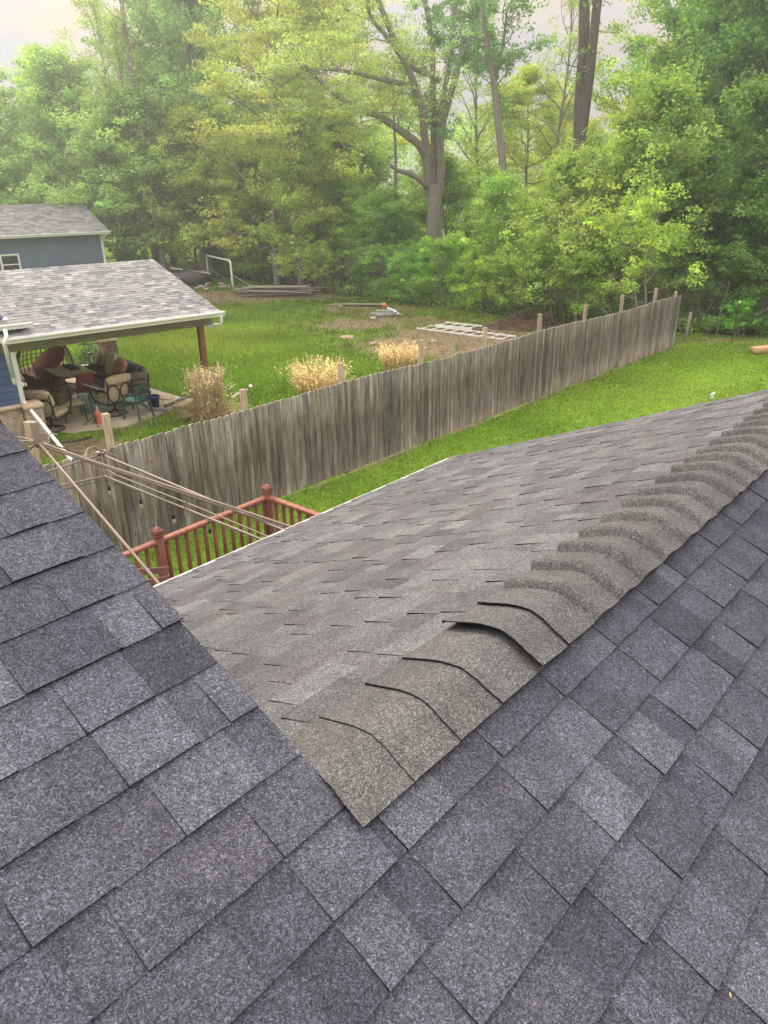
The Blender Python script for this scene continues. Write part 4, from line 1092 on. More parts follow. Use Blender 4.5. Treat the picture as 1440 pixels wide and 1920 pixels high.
gutter('gutter', gr, (-Lg, 0, eh), (.05, 0, eh), (0, -1, 0), .14, .16)
mb = MB(); mb.box((-.45, .43, eh / 2), (.14, .14, eh - .1)); mb.tube([(-.25, -.05, eh - .15), (-.32, .3, eh - .45), (-.42, .36, eh - .6), (-.42, .36, .2)], .06, 6); mb.build('downspout', M_white, gr)
dW = ray(20, 496); wc = dW * (((EB + gb * .45 - np.array([0, 0, CAMZ])) @ gb) / (dW @ gb)) + np.array([0, 0, CAMZ]); q = wc - EB; wx, wz = q @ ge, wc[2] - gzr
mb = MB(); ww, wh = 1.0, 1.1
for sx in (-1, 1): mb.box((wx + sx * ww / 2, .385, wz), (.10, .07, wh + .1)); mb.box((wx, .385, wz + sx * wh / 2), (ww - .11, .068, .10))
mb.box((wx, .385, wz), (ww - .11, .05, .06)); fr_ = mb.build('window', M_white, gr)
mb = MB(); mb.box((wx, .402, wz), (ww, .012, wh)); mb.build('pane', M_glass, fr_)

# ------------------------------------------------------------------ things lying about the back yard
def yard(name, label, cat, p, rz=0.0, z=0.0, group=None):
    p = np.array(p, float); p[2] = gz(p[1]) + z
    return thing(name, label, cat, p, rz, group)
ga_, gb_ = G(392, 527), G(437, 541)
gv = gb_ - ga_; gv[2] = 0; gLn = np.linalg.norm(gv); gR = math.atan2(gv[1], gv[0])
gl = yard('goal_frame', 'white pipe goal frame standing at the edge of the trees', 'goal', ga_, gR)
part(gl, 'goal_post', M_white, lambda m: m.tube([(0, 0, 0), (0, 0, 1.55), (.05, 0, 1.70), (.2, 0, 1.76), (gLn - .25, 0, 1.76), (gLn - .08, 0, 1.70), (gLn, 0, 1.5), (gLn, 0, 0)], .07, 8))
part(gl, 'brace', M_white, lambda m: (m.tube([(0, 0, .9), (.2, 1.3, .05)], .016, 5), m.tube([(gLn, 0, .9), (gLn + .6, 1.2, .05)], .016, 5)))
def plank_pile(name, label, p, rz, n, L, wd, seed, hmax=.5, mat=None, spread=1.0, cat='lumber pile'):
    o = yard(name, label, cat, p, rz); rnd = random.Random(seed)
    for i in range(n):
        a = rnd.uniform(-.10, .12); y_ = rnd.uniform(-spread, spread); z0 = .04 + hmax * rnd.random() * (1 - abs(y_) / spread * .6); l = L * rnd.uniform(.55, 1)
        t = rnd.uniform(.7, 1.35); x = rnd.uniform(-.3, .3) * L * .3
        part(o, 'plank', mat or M_lumber, lambda m: m.box((x, y_, z0), (l, wd * rnd.uniform(.7, 1.1), .04), rotz(a) @ roty(rnd.uniform(-.03, .03)), col=(t, t, t)))
    return o
plank_pile('lumber_pile', 'long pile of weathered grey boards at the wood edge beside the goal frame', G(520, 553), -.12, 18, 5.4, .26, 3, .75)
plank_pile('board_stack', 'pair of long grey boards lying by the shrubs in the middle', G(675, 575), -.15, 4, 3.6, .16, 6, .12, spread=.35, cat='boards')
pp = G(725, 592)
sc_ = plank_pile('scrap_heap', 'small heap of grey metal scraps and boards under an orange ball', pp, .1, 7, 1.4, .22, 9, .28, M_alu, .4, 'scrap heap')
part(sc_, 'sheet_metal', M_alu, lambda m: (m.box((.25, 0, .25), (.5, .35, .02), rotx(.5) @ roty(.4)), m.tube([(.1, 0, .35), (.6, -.2, .08)], .07, 8)))
bl = yard('orange_ball', 'small orange ball resting on the scrap heap', 'ball', pp + np.array([-.12, 0, 0]), 0, .42)
part(bl, 'ball_shell', M_orange, lambda m: m.blob((0, 0, .1), (.24, .24, .24), p=2, n=10, k=16))
# extension ladder in two sections
la, lb = G(792, 617), G(957, 634)
lv = lb - la; lv[2] = 0; Ll = np.linalg.norm(lv); lR = math.atan2(lv[1], lv[0])
ld = yard('extension_ladder', 'aluminium extension ladder lying flat on the bare ground beyond the fence', 'ladder', la, lR)
part(ld, 'ladder_section', M_white, lambda m: ([m.bar((.0, s_, .10), (Ll, s_, .10), .04, .06) for s_ in (-.42, .42)], [m.tube([(q, -.42, .10), (q, .42, .10)], .018, 6) for q in np.arange(.2, Ll, .5)]))
part(ld, 'ladder_section', M_white, lambda m: ([m.bar((.3, s_ + .95, .14), (Ll * .5, s_ + .95, .16), .04, .06) for s_ in (-.40, .40)], [m.tube([(q, .55, .15), (q, 1.35, .15)], .018, 6) for q in np.arange(.5, Ll * .5, .5)]))
# brush heap (countless twigs)
mb = MB(); rb = random.Random(14); mc = G(990, 612)
for i in range(420):
    a = rb.uniform(0, 6.28); r0 = abs(rb.gauss(0, .8)); x, y_ = mc[0] + r0 * 1.4 * math.cos(a), mc[1] + r0 * math.sin(a); z = gz(y_) + max(.02, .75 * math.exp(-(r0 / 1.0) ** 2) * rb.random() + .04)
    b = rb.uniform(0, 6.28); L = rb.uniform(.12, .45); t = rb.uniform(.4, 1.2)
    mb.tube([(x, y_, z), (x + L * .5 * math.cos(b), y_ + L * .5 * math.sin(b), z + rb.uniform(-.05, .1)), (x + L * math.cos(b), y_ + L * math.sin(b), max(gz(y_), z + rb.uniform(-.15, .08)))], .014, 3, col=(t, t * .9, t * .8), cap=False)
for i in range(14):
    for j in range(6):
        a0, a1 = 6.283 * i / 14, 6.283 * (i + 1) / 14; r0, r1 = j / 5 * 1.6, (j + 1) / 5 * 1.6
        f_ = lambda r, a: (mc[0] + 1.3 * r * math.cos(a), mc[1] + r * math.sin(a), gz(mc[1]) - .06 + .45 * math.exp(-(r / 1.0) ** 2) + .05 * math.sin(5 * a + 3 * r))
        mb.poly([f_(r0, a0), f_(r1, a0), f_(r1, a1), f_(r0, a1)], 0, (.55, .45, .38))
bh_ = mb.build('mulch_heap', simple('mulch and twigs', (.17, .125, .095), .95, .3, 12, c2=(.07, .05, .04), bump=.6)); tag(bh_, 'brown heap of mulch and twigs beyond the fence', 'mulch heap', kind='stuff')
# firewood stack, covered heap, stones near the garage
pt_ = G(318, 505); pt_ = col(318, 50)
plank_pile('picket_stack', 'stack of bleached upright fence boards beside the black tarp', col(320, 51), .2, 12, 1.2, .14, 21, 1.15, spread=.5, cat='board stack')
tp = yard('tarp_heap', 'heap under a black tarp with pale boards along its top, beside the goal frame', 'covered heap', col(352, 52.5), -.1)
part(tp, 'tarp', M_tarp, lambda m: m.blob((0, 0, .35), (3.2, 1.6, 1.5), p=2.3, n=14, k=26, lump=.10))
part(tp, 'board', M_lumber, lambda m: (m.box((.3, -.1, 1.02), (2.8, .3, .05), roty(.14) @ rotz(.05), col=(1.6, 1.6, 1.6)), m.box((.1, .3, .98), (2.2, .25, .05), roty(.05), col=(1.6, 1.6, 1.6))))
sp_ = yard('stone_pile', 'low pile of rubble stones in front of the black tarp', 'stone pile', G(398, 543))
rs = random.Random(5)
for i in range(26):
    x, y_ = rs.gauss(0, .75), rs.gauss(0, .35); s0 = rs.uniform(.16, .36); t = rs.uniform(.7, 1.5)
    part(sp_, 'stone', M_stone, lambda m: m.blob((x, y_, s0 * .3 + max(0, .35 - abs(x) * .3) * rs.random()), (s0 * 1.3, s0, s0 * .6), rotz(rs.uniform(0, 3)), p=3.2, n=5, k=8, col=(t, t, t)))
bn = yard('garden_bin', 'dark green bin between the garage and the tree trunks', 'bin', col(236, 56), 0)
part(bn, 'bin_body', M_binmat, lambda m: m.lathe([(0, 0), (.36, 0), (.44, 1.0), (0, 1.0)], n=16)); part(bn, 'lid', M_binmat, lambda m: m.lathe([(.48, 1.0), (.48, 1.06), (.3, 1.16), (0, 1.2)], n=16))
# edging stones in the bare patch
for i, (px_, py_, s0, lab) in enumerate(((652, 637, .45, 'grey stone at the left end of the lawn edging'), (700, 647, .30, 'flat pale stone in the middle of the lawn edging'), (790, 657, .28, 'stone in the dirt beyond the second golden grass clump'), (812, 643, .30, 'stone beside the bare patch, near the fence post'), (640, 575, .22, 'white stone near the long grey boards'), (700, 599, .35, 'flat pale slab left of the scrap heap'))):
    o = yard('garden_stone', lab, 'stone', G(px_, py_), i, group='stones along the lawn edging')
    part(o, 'stone_block', M_stone, lambda m: m.blob((0, 0, s0 * .15), (s0 * 1.4, s0 * .8, s0 * .5), p=3, n=6, k=10, lump=.08, col=(1.6, 1.5, 1.4)))
# white pipe by the fence
wp = thing('white_pipe', 'white pipe slanting up from the lawn beside a fence post', 'pipe', (0, 0, 0))
part(wp, 'pipe_run', M_white, lambda m: m.tube([G(436, 746, .05), G(452, 737, .18), G(466, 731, .35), G(470, 723, .55)], .045, 8))
# our side of the lawn
wo = yard('sprinkler', 'small white sprinkler head on the mown lawn near the roof edge', 'sprinkler', G(1335, 748))
part(wo, 'sprinkler_body', M_white, lambda m: (m.lathe([(0, 0), (.05, 0), (.03, .06), (.03, .12), (.05, .14), (0, .16)], n=10), m.bar((-.05, .0, .10), (.06, .02, .17), .03, .04), m.bar((-.2, -.04, .015), (.1, .0, .02), .02, .02, col=(.5, .5, .5))))
ti = yard('timber_beam', 'new pale timber beam lying on the lawn at the right edge', 'timber', G(1416, 663), .32)
part(ti, 'beam', M_newlumber, lambda m: m.box((.9, .05, .11), (1.9, .2, .2), bev=.005)); part(ti, 'beam', M_newlumber, lambda m: m.box((1.0, .28, .10), (1.9, .16, .16), bev=.005, col=(.8, .8, .8)))
gp_ = yard('leaning_post', 'short grey wooden post with a thin wire beside the fence end', 'post', G(1284, 641))
part(gp_, 'post_shaft', M_lumber, lambda m: m.bar((0, 0, 0), (.06, 0, 1.12), .09, .09, bev=.008)); part(gp_, 'wire', M_rust, lambda m: m.tube([(.06, 0, .85), (.5, .1, .5), (1.15, .2, .05)], .014, 4))
tpz = yard('steel_post', 'rusty thin steel post at the wood edge on the right', 'post', G(1372, 642))
part(tpz, 'post_shaft', M_rust, lambda m: m.bar((0, 0, 0), (.02, 0, 1.45), .045, .03)); part(tpz, 'tip', M_white, lambda m: m.bar((.02, 0, 1.45), (.021, 0, 1.55), .048, .034))
for i, px_ in enumerate((610, 622, 640, 655)):
    o = yard('wire_fence_post', ('thin dark wire fence post, leftmost of four at the wood edge', 'second thin wire fence post from the left', 'third thin wire fence post from the left', 'thin wire fence post nearest the long grey boards')[i], 'post', col(px_, 49), 0, group='thin posts of the wire fence')
    part(o, 'post_shaft', M_rust, lambda m: m.bar((0, 0, 0), (.0, 0, 1.3), .05, .04))
    if i < 3: part(o, 'wire', M_rust, lambda m: [m.tube([(0, 0, h), (.6, 0, h)], .008, 3) for h in (.3, .7, 1.1)])
# ------------------------------------------------------------------ foliage
LB = 2.35
def leaf_mesh(name, cen, rad, n_per, size, flat=.6, seed=1, clump=.26, up=.35, hue=.065):
    r = np.random.default_rng(seed); K = len(cen); cen = np.asarray(cen, float)
    idx = np.repeat(np.arange(K), n_per); n = len(idx)
    rad = np.broadcast_to(np.asarray(rad, float), (K,))[idx]
    off = r.normal(size=(n, 3)); off /= np.linalg.norm(off, axis=1)[:, None]; off *= (r.random(n) ** .45)[:, None]
    off[:, 2] *= flat
    p = cen[idx] + off * rad[:, None]
    nn = r.normal(size=(n, 3)); nn[:, 2] = np.abs(nn[:, 2]) + up; nn /= np.linalg.norm(nn, axis=1)[:, None]
    t = r.normal(size=(n, 3)); t -= nn * (t * nn).sum(1)[:, None]; t /= np.linalg.norm(t, axis=1)[:, None]
    s_ = np.cross(nn, t)
    L = size * r.uniform(.6, 1.35, n)[:, None]; W = L * r.uniform(.42, .62, n)[:, None]
    bend = nn * L * r.uniform(-.12, .12, n)[:, None]
    V = np.stack([p - t * L * .5, p + s_ * W * .5 + bend, p + t * L * .5, p - s_ * W * .5 + bend], 1).reshape(-1, 3)
    F = np.arange(n * 4).reshape(n, 4)
    ct = np.exp(r.normal(0, clump, K))[idx] * np.exp(r.normal(0, .16, n)); hu = r.normal(0, hue, K)[idx] + r.normal(0, hue * .6, n)
    col = np.stack([ct * (1 + hu), ct, ct * (1 - hu * .8)], 1)
    return fastmesh(name, V, F, M_leaf, np.clip(col, .05, 4))
def limb_path(rnd, p, d, L, k=5, curl=.25, wob=.18):
    pts = [p]; d = d / np.linalg.norm(d)
    for i in range(k):
        d = d + np.array([rnd.gauss(0, wob), rnd.gauss(0, wob), rnd.gauss(0, wob * .6) + curl / k]); d /= np.linalg.norm(d)
        pts.append(pts[-1] + d * L / k)
    return pts, d
def gen_tree(seed, H, Rr, base, nl, tr, elev=(.15, 1.1), n_per=46, crad=.5, size=.17, flat=.6, prof=.6, bark=None, sub=5, sparse=1.0, stems=1, clump=.22, lowfill=True):
    rnd = random.Random(seed); mb = MB(); cen = []; cr = []
    for sidx in range(stems):
        lean = np.array([rnd.gauss(0, .04), rnd.gauss(0, .04), 1.0]) if stems == 1 else np.array([math.cos(sidx * 2.4) * .28, math.sin(sidx * 2.4) * .28, 1.0])
        pts = [np.array([.12 * math.cos(sidx * 2.4), .12 * math.sin(sidx * 2.4), -.3]) * (stems > 1) + np.array([0, 0, -.3]) * (stems == 1)]; k = 10; d = lean
        for i in range(k):
            d = d + np.array([rnd.gauss(0, .05), rnd.gauss(0, .05), .02]); d /= np.linalg.norm(d); pts.append(pts[-1] + d * (H * .95 + .3) / k)
        rs = [tr * (1.25 if i == 0 else 1) * (1 - i / (k + .6)) ** .8 for i in range(k + 1)]
        mb.tube(pts, rs, 8, cap=False); P = np.array(pts)
        nls = max(4, nl // stems)
        for i in range(nls):
            t = (i + .5) / nls; h = base + (H * .93 - base) * t
            q = np.array([np.interp(h, P[:, 2], P[:, 0]), np.interp(h, P[:, 2], P[:, 1]), h])
            az = i * 2.4 + rnd.uniform(-.5, .5) + sidx; el = elev[0] + (elev[1] - elev[0]) * t + rnd.gauss(0, .12)
            L = Rr * ((1 - t) ** prof) * (.62 + .38 * min(1, t * 3.5)) * rnd.uniform(.75, 1.15) + .35
            dd = np.array([math.cos(az) * math.cos(el), math.sin(az) * math.cos(el), math.sin(el)])
            lp, de = limb_path(rnd, q, dd, L, 5); r0 = max(.018, tr * .42 * (1 - t * .7) * min(1, L / 3))
            mb.tube(lp, [r0 * (1 - j / 6.2) for j in range(6)], 5, cap=False)
            for s_ in range(sub):
                if rnd.random() > sparse: continue
                a = .3 + .7 * (s_ + rnd.random()) / sub; j = min(4, int(a * 5)); f = a * 5 - j
                b = lp[j] + (lp[j + 1] - lp[j]) * min(1, f); sd_ = (lp[j + 1] - lp[j]); sd_ = sd_ / np.linalg.norm(sd_)
                rd = np.array([rnd.gauss(0, .8), rnd.gauss(0, .8), rnd.gauss(.15, .4)])
                sp_, _ = limb_path(rnd, b, sd_ * .8 + rd, L * rnd.uniform(.22, .42) + .25, 3)
                mb.tube(sp_, [r0 * .38, r0 * .28, r0 * .2, r0 * .1], 4, cap=False)
                for c_ in (sp_[-1], sp_[-2], sp_[-1] + np.array([rnd.gauss(0, .35), rnd.gauss(0, .35), rnd.gauss(0, .25)])):
                    cen.append(c_); cr.append(crad * rnd.uniform(.6, 1.3))
            cen.append(lp[-1]); cr.append(crad * .8)
        cen.append(P[-1] + np.array([0, 0, .1])); cr.append(crad * .8)
    tm = mb.build('tree_stem_mesh', bark or M_bark); C.objects.unlink(tm); tme = tm.data; bpy.data.objects.remove(tm)
    return tme, leaf_mesh('crown', cen, cr, n_per, size, flat, seed, clump)
KIND = {
    'broad':   gen_tree(1, 18, 6.2, 2.2, 42, .30, n_per=66, crad=.78, size=.22, sub=7, prof=.42),
    'broad2':  gen_tree(2, 19, 6.0, 1.8, 42, .26, n_per=66, crad=.75, size=.21, sub=7, prof=.38),
    'airy':    gen_tree(3, 20, 4.2, 7.0, 24, .22, elev=(.5, 1.25), n_per=20, crad=.55, size=.17, sparse=.75),
    'layered': gen_tree(4, 16, 6.6, 3.0, 30, .20, elev=(-.05, .6), n_per=80, crad=1.0, size=.18, flat=.22, sub=7, clump=.18),
    'young':   gen_tree(5, 9, 3.6, .8, 32, .10, elev=(.1, 1.1), n_per=60, crad=.56, size=.17, sub=6, prof=.45),
    'young2':  gen_tree(6, 9, 3.5, 1.2, 30, .09, elev=(.2, 1.2), n_per=52, crad=.52, size=.17, sub=6, sparse=.9, prof=.45),
    'bush':    gen_tree(7, 4.0, 2.1, .25, 26, .05, elev=(.05, 1.0), n_per=44, crad=.36, size=.13, sub=4, stems=3),
    'bush2':   gen_tree(8, 3.4, 2.0, .2, 26, .045, elev=(.2, 1.2), n_per=34, crad=.34, size=.15, sub=4, stems=4),
    'spray':   gen_tree(9, 4.6, 2.3, 1.1, 18, .06, elev=(.0, .9), n_per=26, crad=.33, size=.13, flat=.5, sub=5, stems=2, sparse=.85),
}
def tree(name, label, px, y_, kind, h=None, wid=1.0, colr=(1, 1, 1), rz=0.0, group=None, cat='tree', bark=None):
    p = col(px, y_); tme, cme = KIND[kind]
    Hn = {'broad': 18, 'broad2': 19, 'airy': 20, 'layered': 16, 'young': 9, 'young2': 9, 'bush': 4.0, 'bush2': 3.4, 'spray': 4.6}[kind]
    s_ = (h or Hn) / Hn
    o = thing(name, label, cat, p, rz, group); o.scale = (s_ * wid, s_ * wid, s_)
    a = bpy.data.objects.new('trunk' if cat == 'tree' else 'stem', tme); b = bpy.data.objects.new('crown' if cat == 'tree' else 'foliage', cme)
    for q in (a, b): C.objects.link(q); q.parent = o
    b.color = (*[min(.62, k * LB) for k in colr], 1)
    return o
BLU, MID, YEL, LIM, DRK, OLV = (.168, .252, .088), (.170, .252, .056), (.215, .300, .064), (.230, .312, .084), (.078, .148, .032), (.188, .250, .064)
gL, gM, gR_, gU = 'tall trees of the wood on the left', 'tall trees of the wood in the middle', 'tall trees of the wood on the right', 'young trees along the wood edge'
# left, behind the garage
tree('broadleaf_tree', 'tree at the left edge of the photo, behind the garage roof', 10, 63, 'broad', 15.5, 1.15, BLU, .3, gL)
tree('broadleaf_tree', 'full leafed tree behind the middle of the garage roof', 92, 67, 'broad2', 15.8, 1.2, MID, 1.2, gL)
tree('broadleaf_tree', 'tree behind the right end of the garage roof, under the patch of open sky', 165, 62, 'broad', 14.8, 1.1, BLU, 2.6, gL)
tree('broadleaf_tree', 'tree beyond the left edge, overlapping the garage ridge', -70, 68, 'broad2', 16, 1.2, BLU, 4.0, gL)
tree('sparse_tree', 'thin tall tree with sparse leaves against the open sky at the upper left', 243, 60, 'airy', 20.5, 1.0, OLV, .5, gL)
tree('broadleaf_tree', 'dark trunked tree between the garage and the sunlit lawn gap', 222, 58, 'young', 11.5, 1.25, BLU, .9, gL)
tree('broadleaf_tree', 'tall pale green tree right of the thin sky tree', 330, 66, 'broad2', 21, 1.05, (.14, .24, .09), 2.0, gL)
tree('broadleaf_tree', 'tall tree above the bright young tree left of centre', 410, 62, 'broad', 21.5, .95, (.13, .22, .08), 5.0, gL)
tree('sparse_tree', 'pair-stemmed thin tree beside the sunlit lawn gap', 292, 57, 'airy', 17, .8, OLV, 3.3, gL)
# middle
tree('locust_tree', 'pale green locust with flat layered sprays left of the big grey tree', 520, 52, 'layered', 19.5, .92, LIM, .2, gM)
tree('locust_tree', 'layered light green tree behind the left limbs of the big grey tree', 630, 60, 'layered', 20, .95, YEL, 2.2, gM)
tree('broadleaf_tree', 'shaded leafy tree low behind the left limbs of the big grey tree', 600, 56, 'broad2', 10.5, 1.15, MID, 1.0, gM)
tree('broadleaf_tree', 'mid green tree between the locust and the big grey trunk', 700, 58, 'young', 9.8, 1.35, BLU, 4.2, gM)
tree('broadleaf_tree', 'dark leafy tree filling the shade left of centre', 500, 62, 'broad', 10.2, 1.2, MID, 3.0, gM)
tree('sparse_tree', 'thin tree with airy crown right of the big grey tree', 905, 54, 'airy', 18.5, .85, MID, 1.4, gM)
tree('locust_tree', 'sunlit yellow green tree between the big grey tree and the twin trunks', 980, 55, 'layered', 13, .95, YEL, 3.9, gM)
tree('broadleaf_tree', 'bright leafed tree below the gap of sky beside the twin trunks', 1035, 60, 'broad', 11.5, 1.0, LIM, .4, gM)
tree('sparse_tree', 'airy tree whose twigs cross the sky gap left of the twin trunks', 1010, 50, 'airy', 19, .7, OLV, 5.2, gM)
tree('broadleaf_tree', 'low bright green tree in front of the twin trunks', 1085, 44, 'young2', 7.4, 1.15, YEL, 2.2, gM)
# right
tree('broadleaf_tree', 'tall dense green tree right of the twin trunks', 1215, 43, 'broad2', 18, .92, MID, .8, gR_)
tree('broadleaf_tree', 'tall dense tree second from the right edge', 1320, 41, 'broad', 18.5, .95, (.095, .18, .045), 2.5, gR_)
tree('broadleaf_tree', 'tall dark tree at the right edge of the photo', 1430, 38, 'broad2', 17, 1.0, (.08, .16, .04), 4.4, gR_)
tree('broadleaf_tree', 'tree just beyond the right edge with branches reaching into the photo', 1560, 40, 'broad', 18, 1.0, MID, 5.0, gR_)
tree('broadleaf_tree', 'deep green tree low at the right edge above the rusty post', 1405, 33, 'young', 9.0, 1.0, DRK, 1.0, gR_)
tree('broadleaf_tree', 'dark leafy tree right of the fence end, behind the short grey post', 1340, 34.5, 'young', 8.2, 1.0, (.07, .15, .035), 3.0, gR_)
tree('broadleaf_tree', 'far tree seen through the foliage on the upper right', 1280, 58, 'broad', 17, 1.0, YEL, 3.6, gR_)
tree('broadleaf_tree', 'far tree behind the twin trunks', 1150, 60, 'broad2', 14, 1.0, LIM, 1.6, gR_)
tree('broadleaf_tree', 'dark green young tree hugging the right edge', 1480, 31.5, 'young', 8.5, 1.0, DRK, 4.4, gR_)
# understorey along the wood edge
tree('young_tree', 'bright yellow green young tree left of centre, above the goal frame', 372, 58.5, 'young', 10.3, 1.0, (.22, .31, .065), .2, gU)
tree('young_tree', 'thin pale young tree with yellowish leaves right of the goal frame', 472, 56, 'young2', 8.4, .85, YEL, 1.7, gU)
tree('young_tree', 'slender young tree above the left end of the lumber pile', 560, 50, 'young2', 9.5, .9, OLV, 4.1, gU)
tree('young_tree', 'glossy mid green young tree left of the big grey trunk', 712, 46.5, 'young', 5.6, 1.25, (.13, .225, .06), 2.7, gU)
tree('young_tree', 'shaded young tree directly behind the big grey trunk', 850, 50, 'young', 7.4, 1.2, MID, 5.5, gU)
tree('young_tree', 'light green young tree in front of the slim straight trunk', 945, 39.5, 'young2', 5.8, 1.1, (.17, .27, .06), .9, gU)
tree('young_tree', 'olive green young tree behind the third post from the fence end', 1030, 36, 'young2', 6.6, 1.0, OLV, 3.5, gU)
tree('young_tree', 'dense olive young tree behind the fence, left of its far end', 1140, 35, 'young', 8.2, 1.0, OLV, 1.3, gU)
tree('young_tree', 'tall olive young tree above the far end of the fence', 1225, 34, 'young2', 9.0, 1.0, (.14, .21, .05), 5.0, gU)
tree('young_tree', 'small yellow leafed tree overhanging the far end of the fence', 1222, 29.8, 'spray', 4.9, .95, (.175, .250, .048), 2.0, gU)
tree('young_tree', 'dark young tree in the shade left of the lumber pile', 430, 61, 'young', 7.0, 1.2, MID, 3.8, gU)
tree('young_tree', 'shaded young tree behind the four thin wire fence posts', 640, 52, 'young2', 6.0, 1.3, MID, 2.1, gU)
gS = 'shrubs along the wood edge'
tree('leafy_shrub', 'fresh green shrub at the foot of the big grey trunk', 835, 41.5, 'bush2', 3.0, 1.0, (.16, .28, .05), .3, gS, 'shrub')
tree('leafy_shrub', 'fresh green shrub left of the big grey trunk foot', 770, 43, 'bush', 2.6, 1.0, (.13, .25, .05), 1.3, gS, 'shrub')
tree('leafy_shrub', 'bright shrub around the foot of the slim straight trunk', 925, 38.5, 'bush2', 2.6, 1.1, (.19, .30, .045), 2.3, gS, 'shrub')
tree('leafy_shrub', 'dark shrub behind the brown mulch heap', 985, 37, 'bush', 2.8, 1.2, MID, 3.3, gS, 'shrub')
tree('leafy_shrub', 'shaded shrub behind the fence between its third and fourth last posts', 1075, 34, 'bush', 3.2, 1.2, MID, 4.3, gS, 'shrub')
tree('leafy_shrub', 'dark shrub behind the short grey leaning post', 1318, 31.5, 'spray', 3.2, 1.1, DRK, 5.3, gS, 'shrub')
tree('leafy_shrub', 'low bright green plant beside the rusty post', 1400, 29.5, 'bush2', 1.2, .9, (.12, .26, .04), 1.1, gS, 'shrub')
tree('leafy_shrub', 'dark green shrub at the right edge above the timber beam', 1450, 30.5, 'bush', 3.2, 1.2, DRK, 2.1, gS, 'shrub')
tree('leafy_shrub', 'olive shrub right of the lumber pile', 600, 48, 'spray', 2.8, 1.0, OLV, 3.1, gS, 'shrub')
tree('leafy_shrub', 'low shrub between the garage and the black tarp', 262, 56.5, 'bush', 2.0, 1.2, MID, 4.1, gS, 'shrub')
tree('leafy_shrub', 'shrub in the shade behind the goal frame', 430, 60, 'bush', 2.4, 1.4, (.09, .16, .05), 5.1, gS, 'shrub')
wp_ = thing('weed_clump', 'dark weedy green plant behind the patio table', 'plant', col(143, 24.8), 0)
r8 = np.random.default_rng(3); wc_ = np.stack([r8.normal(0, .38, 46), r8.normal(0, .3, 46), .1 + .75 * r8.random(46)], 1)
wl = bpy.data.objects.new('foliage', leaf_mesh('weed_leaves', wc_, .2, 36, .09, .8, 3)); C.objects.link(wl); wl.parent = wp_; wl.color = (.12, .22, .07, 1)
mb = MB()
for q in wc_: mb.tube([(q[0] * .3, q[1] * .3, 0), (q[0] * .7, q[1] * .7, q[2] * .6), tuple(q)], .008, 4)
mb.build('stem', M_bark, wp_)
tree('leafy_shrub', 'shrub behind the leftmost end of the lumber pile', 500, 54, 'bush2', 2.6, 1.3, MID, .8, gS, 'shrub')

# trees traced limb by limb, each standing at its own distance
def traced(name, label, y0, stems, seed, foliage, group=None, bark=None, dy=.0, twig=1.0):
    rnd = random.Random(seed); base = Y(stems[0][0][0][0], stems[0][0][0][1], y0); base[2] = gz(y0)
    o = thing(name, label, 'tree', base, 0, group); mb = MB(); ends = {}
    tw = []
    for si, (pts, w0, w1, toward, tws) in enumerate(stems):
        P = []
        for i, q in enumerate(pts):
            f = i / max(1, len(pts) - 1); dd = y0 + toward * f
            p = Y(q[0], q[1], dd); P.append(p - base)
        if si == 0: P[0][2] = -.3
        k = len(P); R0 = [(w0 + (w1 - w0) * i / (k - 1)) / 2 / FPX * y0 * 1.08 for i in range(k)]
        # smooth the polyline a little
        Q, RR = [], []
        for i in range(k - 1):
            for j in range(3):
                t = j / 3; p0 = P[max(0, i - 1)]; p1 = P[i]; p2 = P[i + 1]; p3 = P[min(k - 1, i + 2)]
                Q.append(.5 * ((2 * p1) + (p2 - p0) * t + (2 * p0 - 5 * p1 + 4 * p2 - p3) * t * t + (3 * p1 - p0 - 3 * p2 + p3) * t ** 3)); RR.append(R0[i] + (R0[i + 1] - R0[i]) * t)
        Q.append(P[-1]); RR.append(R0[-1]); mb.tube(Q, RR, 9, cap=True)
        n_t = int(tws * twig)
        for i in range(n_t):
            a = rnd.uniform(.25 if si else .6, 1) * (len(Q) - 1); j = min(len(Q) - 2, int(a)); b = Q[j] + (Q[j + 1] - Q[j]) * (a - j)
            d = np.array([rnd.gauss(0, 1), rnd.gauss(0, 1), rnd.gauss(.3, .6)]) + (Q[j + 1] - Q[j]) / np.linalg.norm(Q[j + 1] - Q[j]) * .9
            lp, _ = limb_path(rnd, b, d, rnd.uniform(.9, 2.9), 6, .15, .30); r0 = min(RR[j] * .5, rnd.uniform(.02, .045))
            mb.tube(lp, [r0 * (1 - c / 7) for c in range(7)], 4, cap=False)
            for c in (2, 4, 6):
                d2 = np.array([rnd.gauss(0, 1), rnd.gauss(0, 1), rnd.gauss(.2, .6)]); l2, _ = limb_path(rnd, lp[c], d2, rnd.uniform(.4, 1.2), 3, .1, .35)
                mb.tube(l2, [r0 * .4, r0 * .3, r0 * .2, r0 * .1], 3, cap=False); tw.append((l2[-1], si)); tw.append((l2[1], si))
            tw.append((lp[-1], si))
    mb.build('trunk', bark or M_bark, o)
    for fi, (sel, nper, crad, size, flat, colr, frac, nm) in enumerate(foliage):
        cen = [p for p, si in tw if (sel is None or si in sel) and rnd.random() < frac]
        if not cen: continue
        me = leaf_mesh(nm, cen, [crad * rnd.uniform(.6, 1.3) for _ in cen], nper, size, flat, seed + fi, .2)
        b = bpy.data.objects.new(nm, me); C.objects.link(b); b.parent = o; b.color = (*[min(.62, k * LB) for k in colr], 1)
    return o
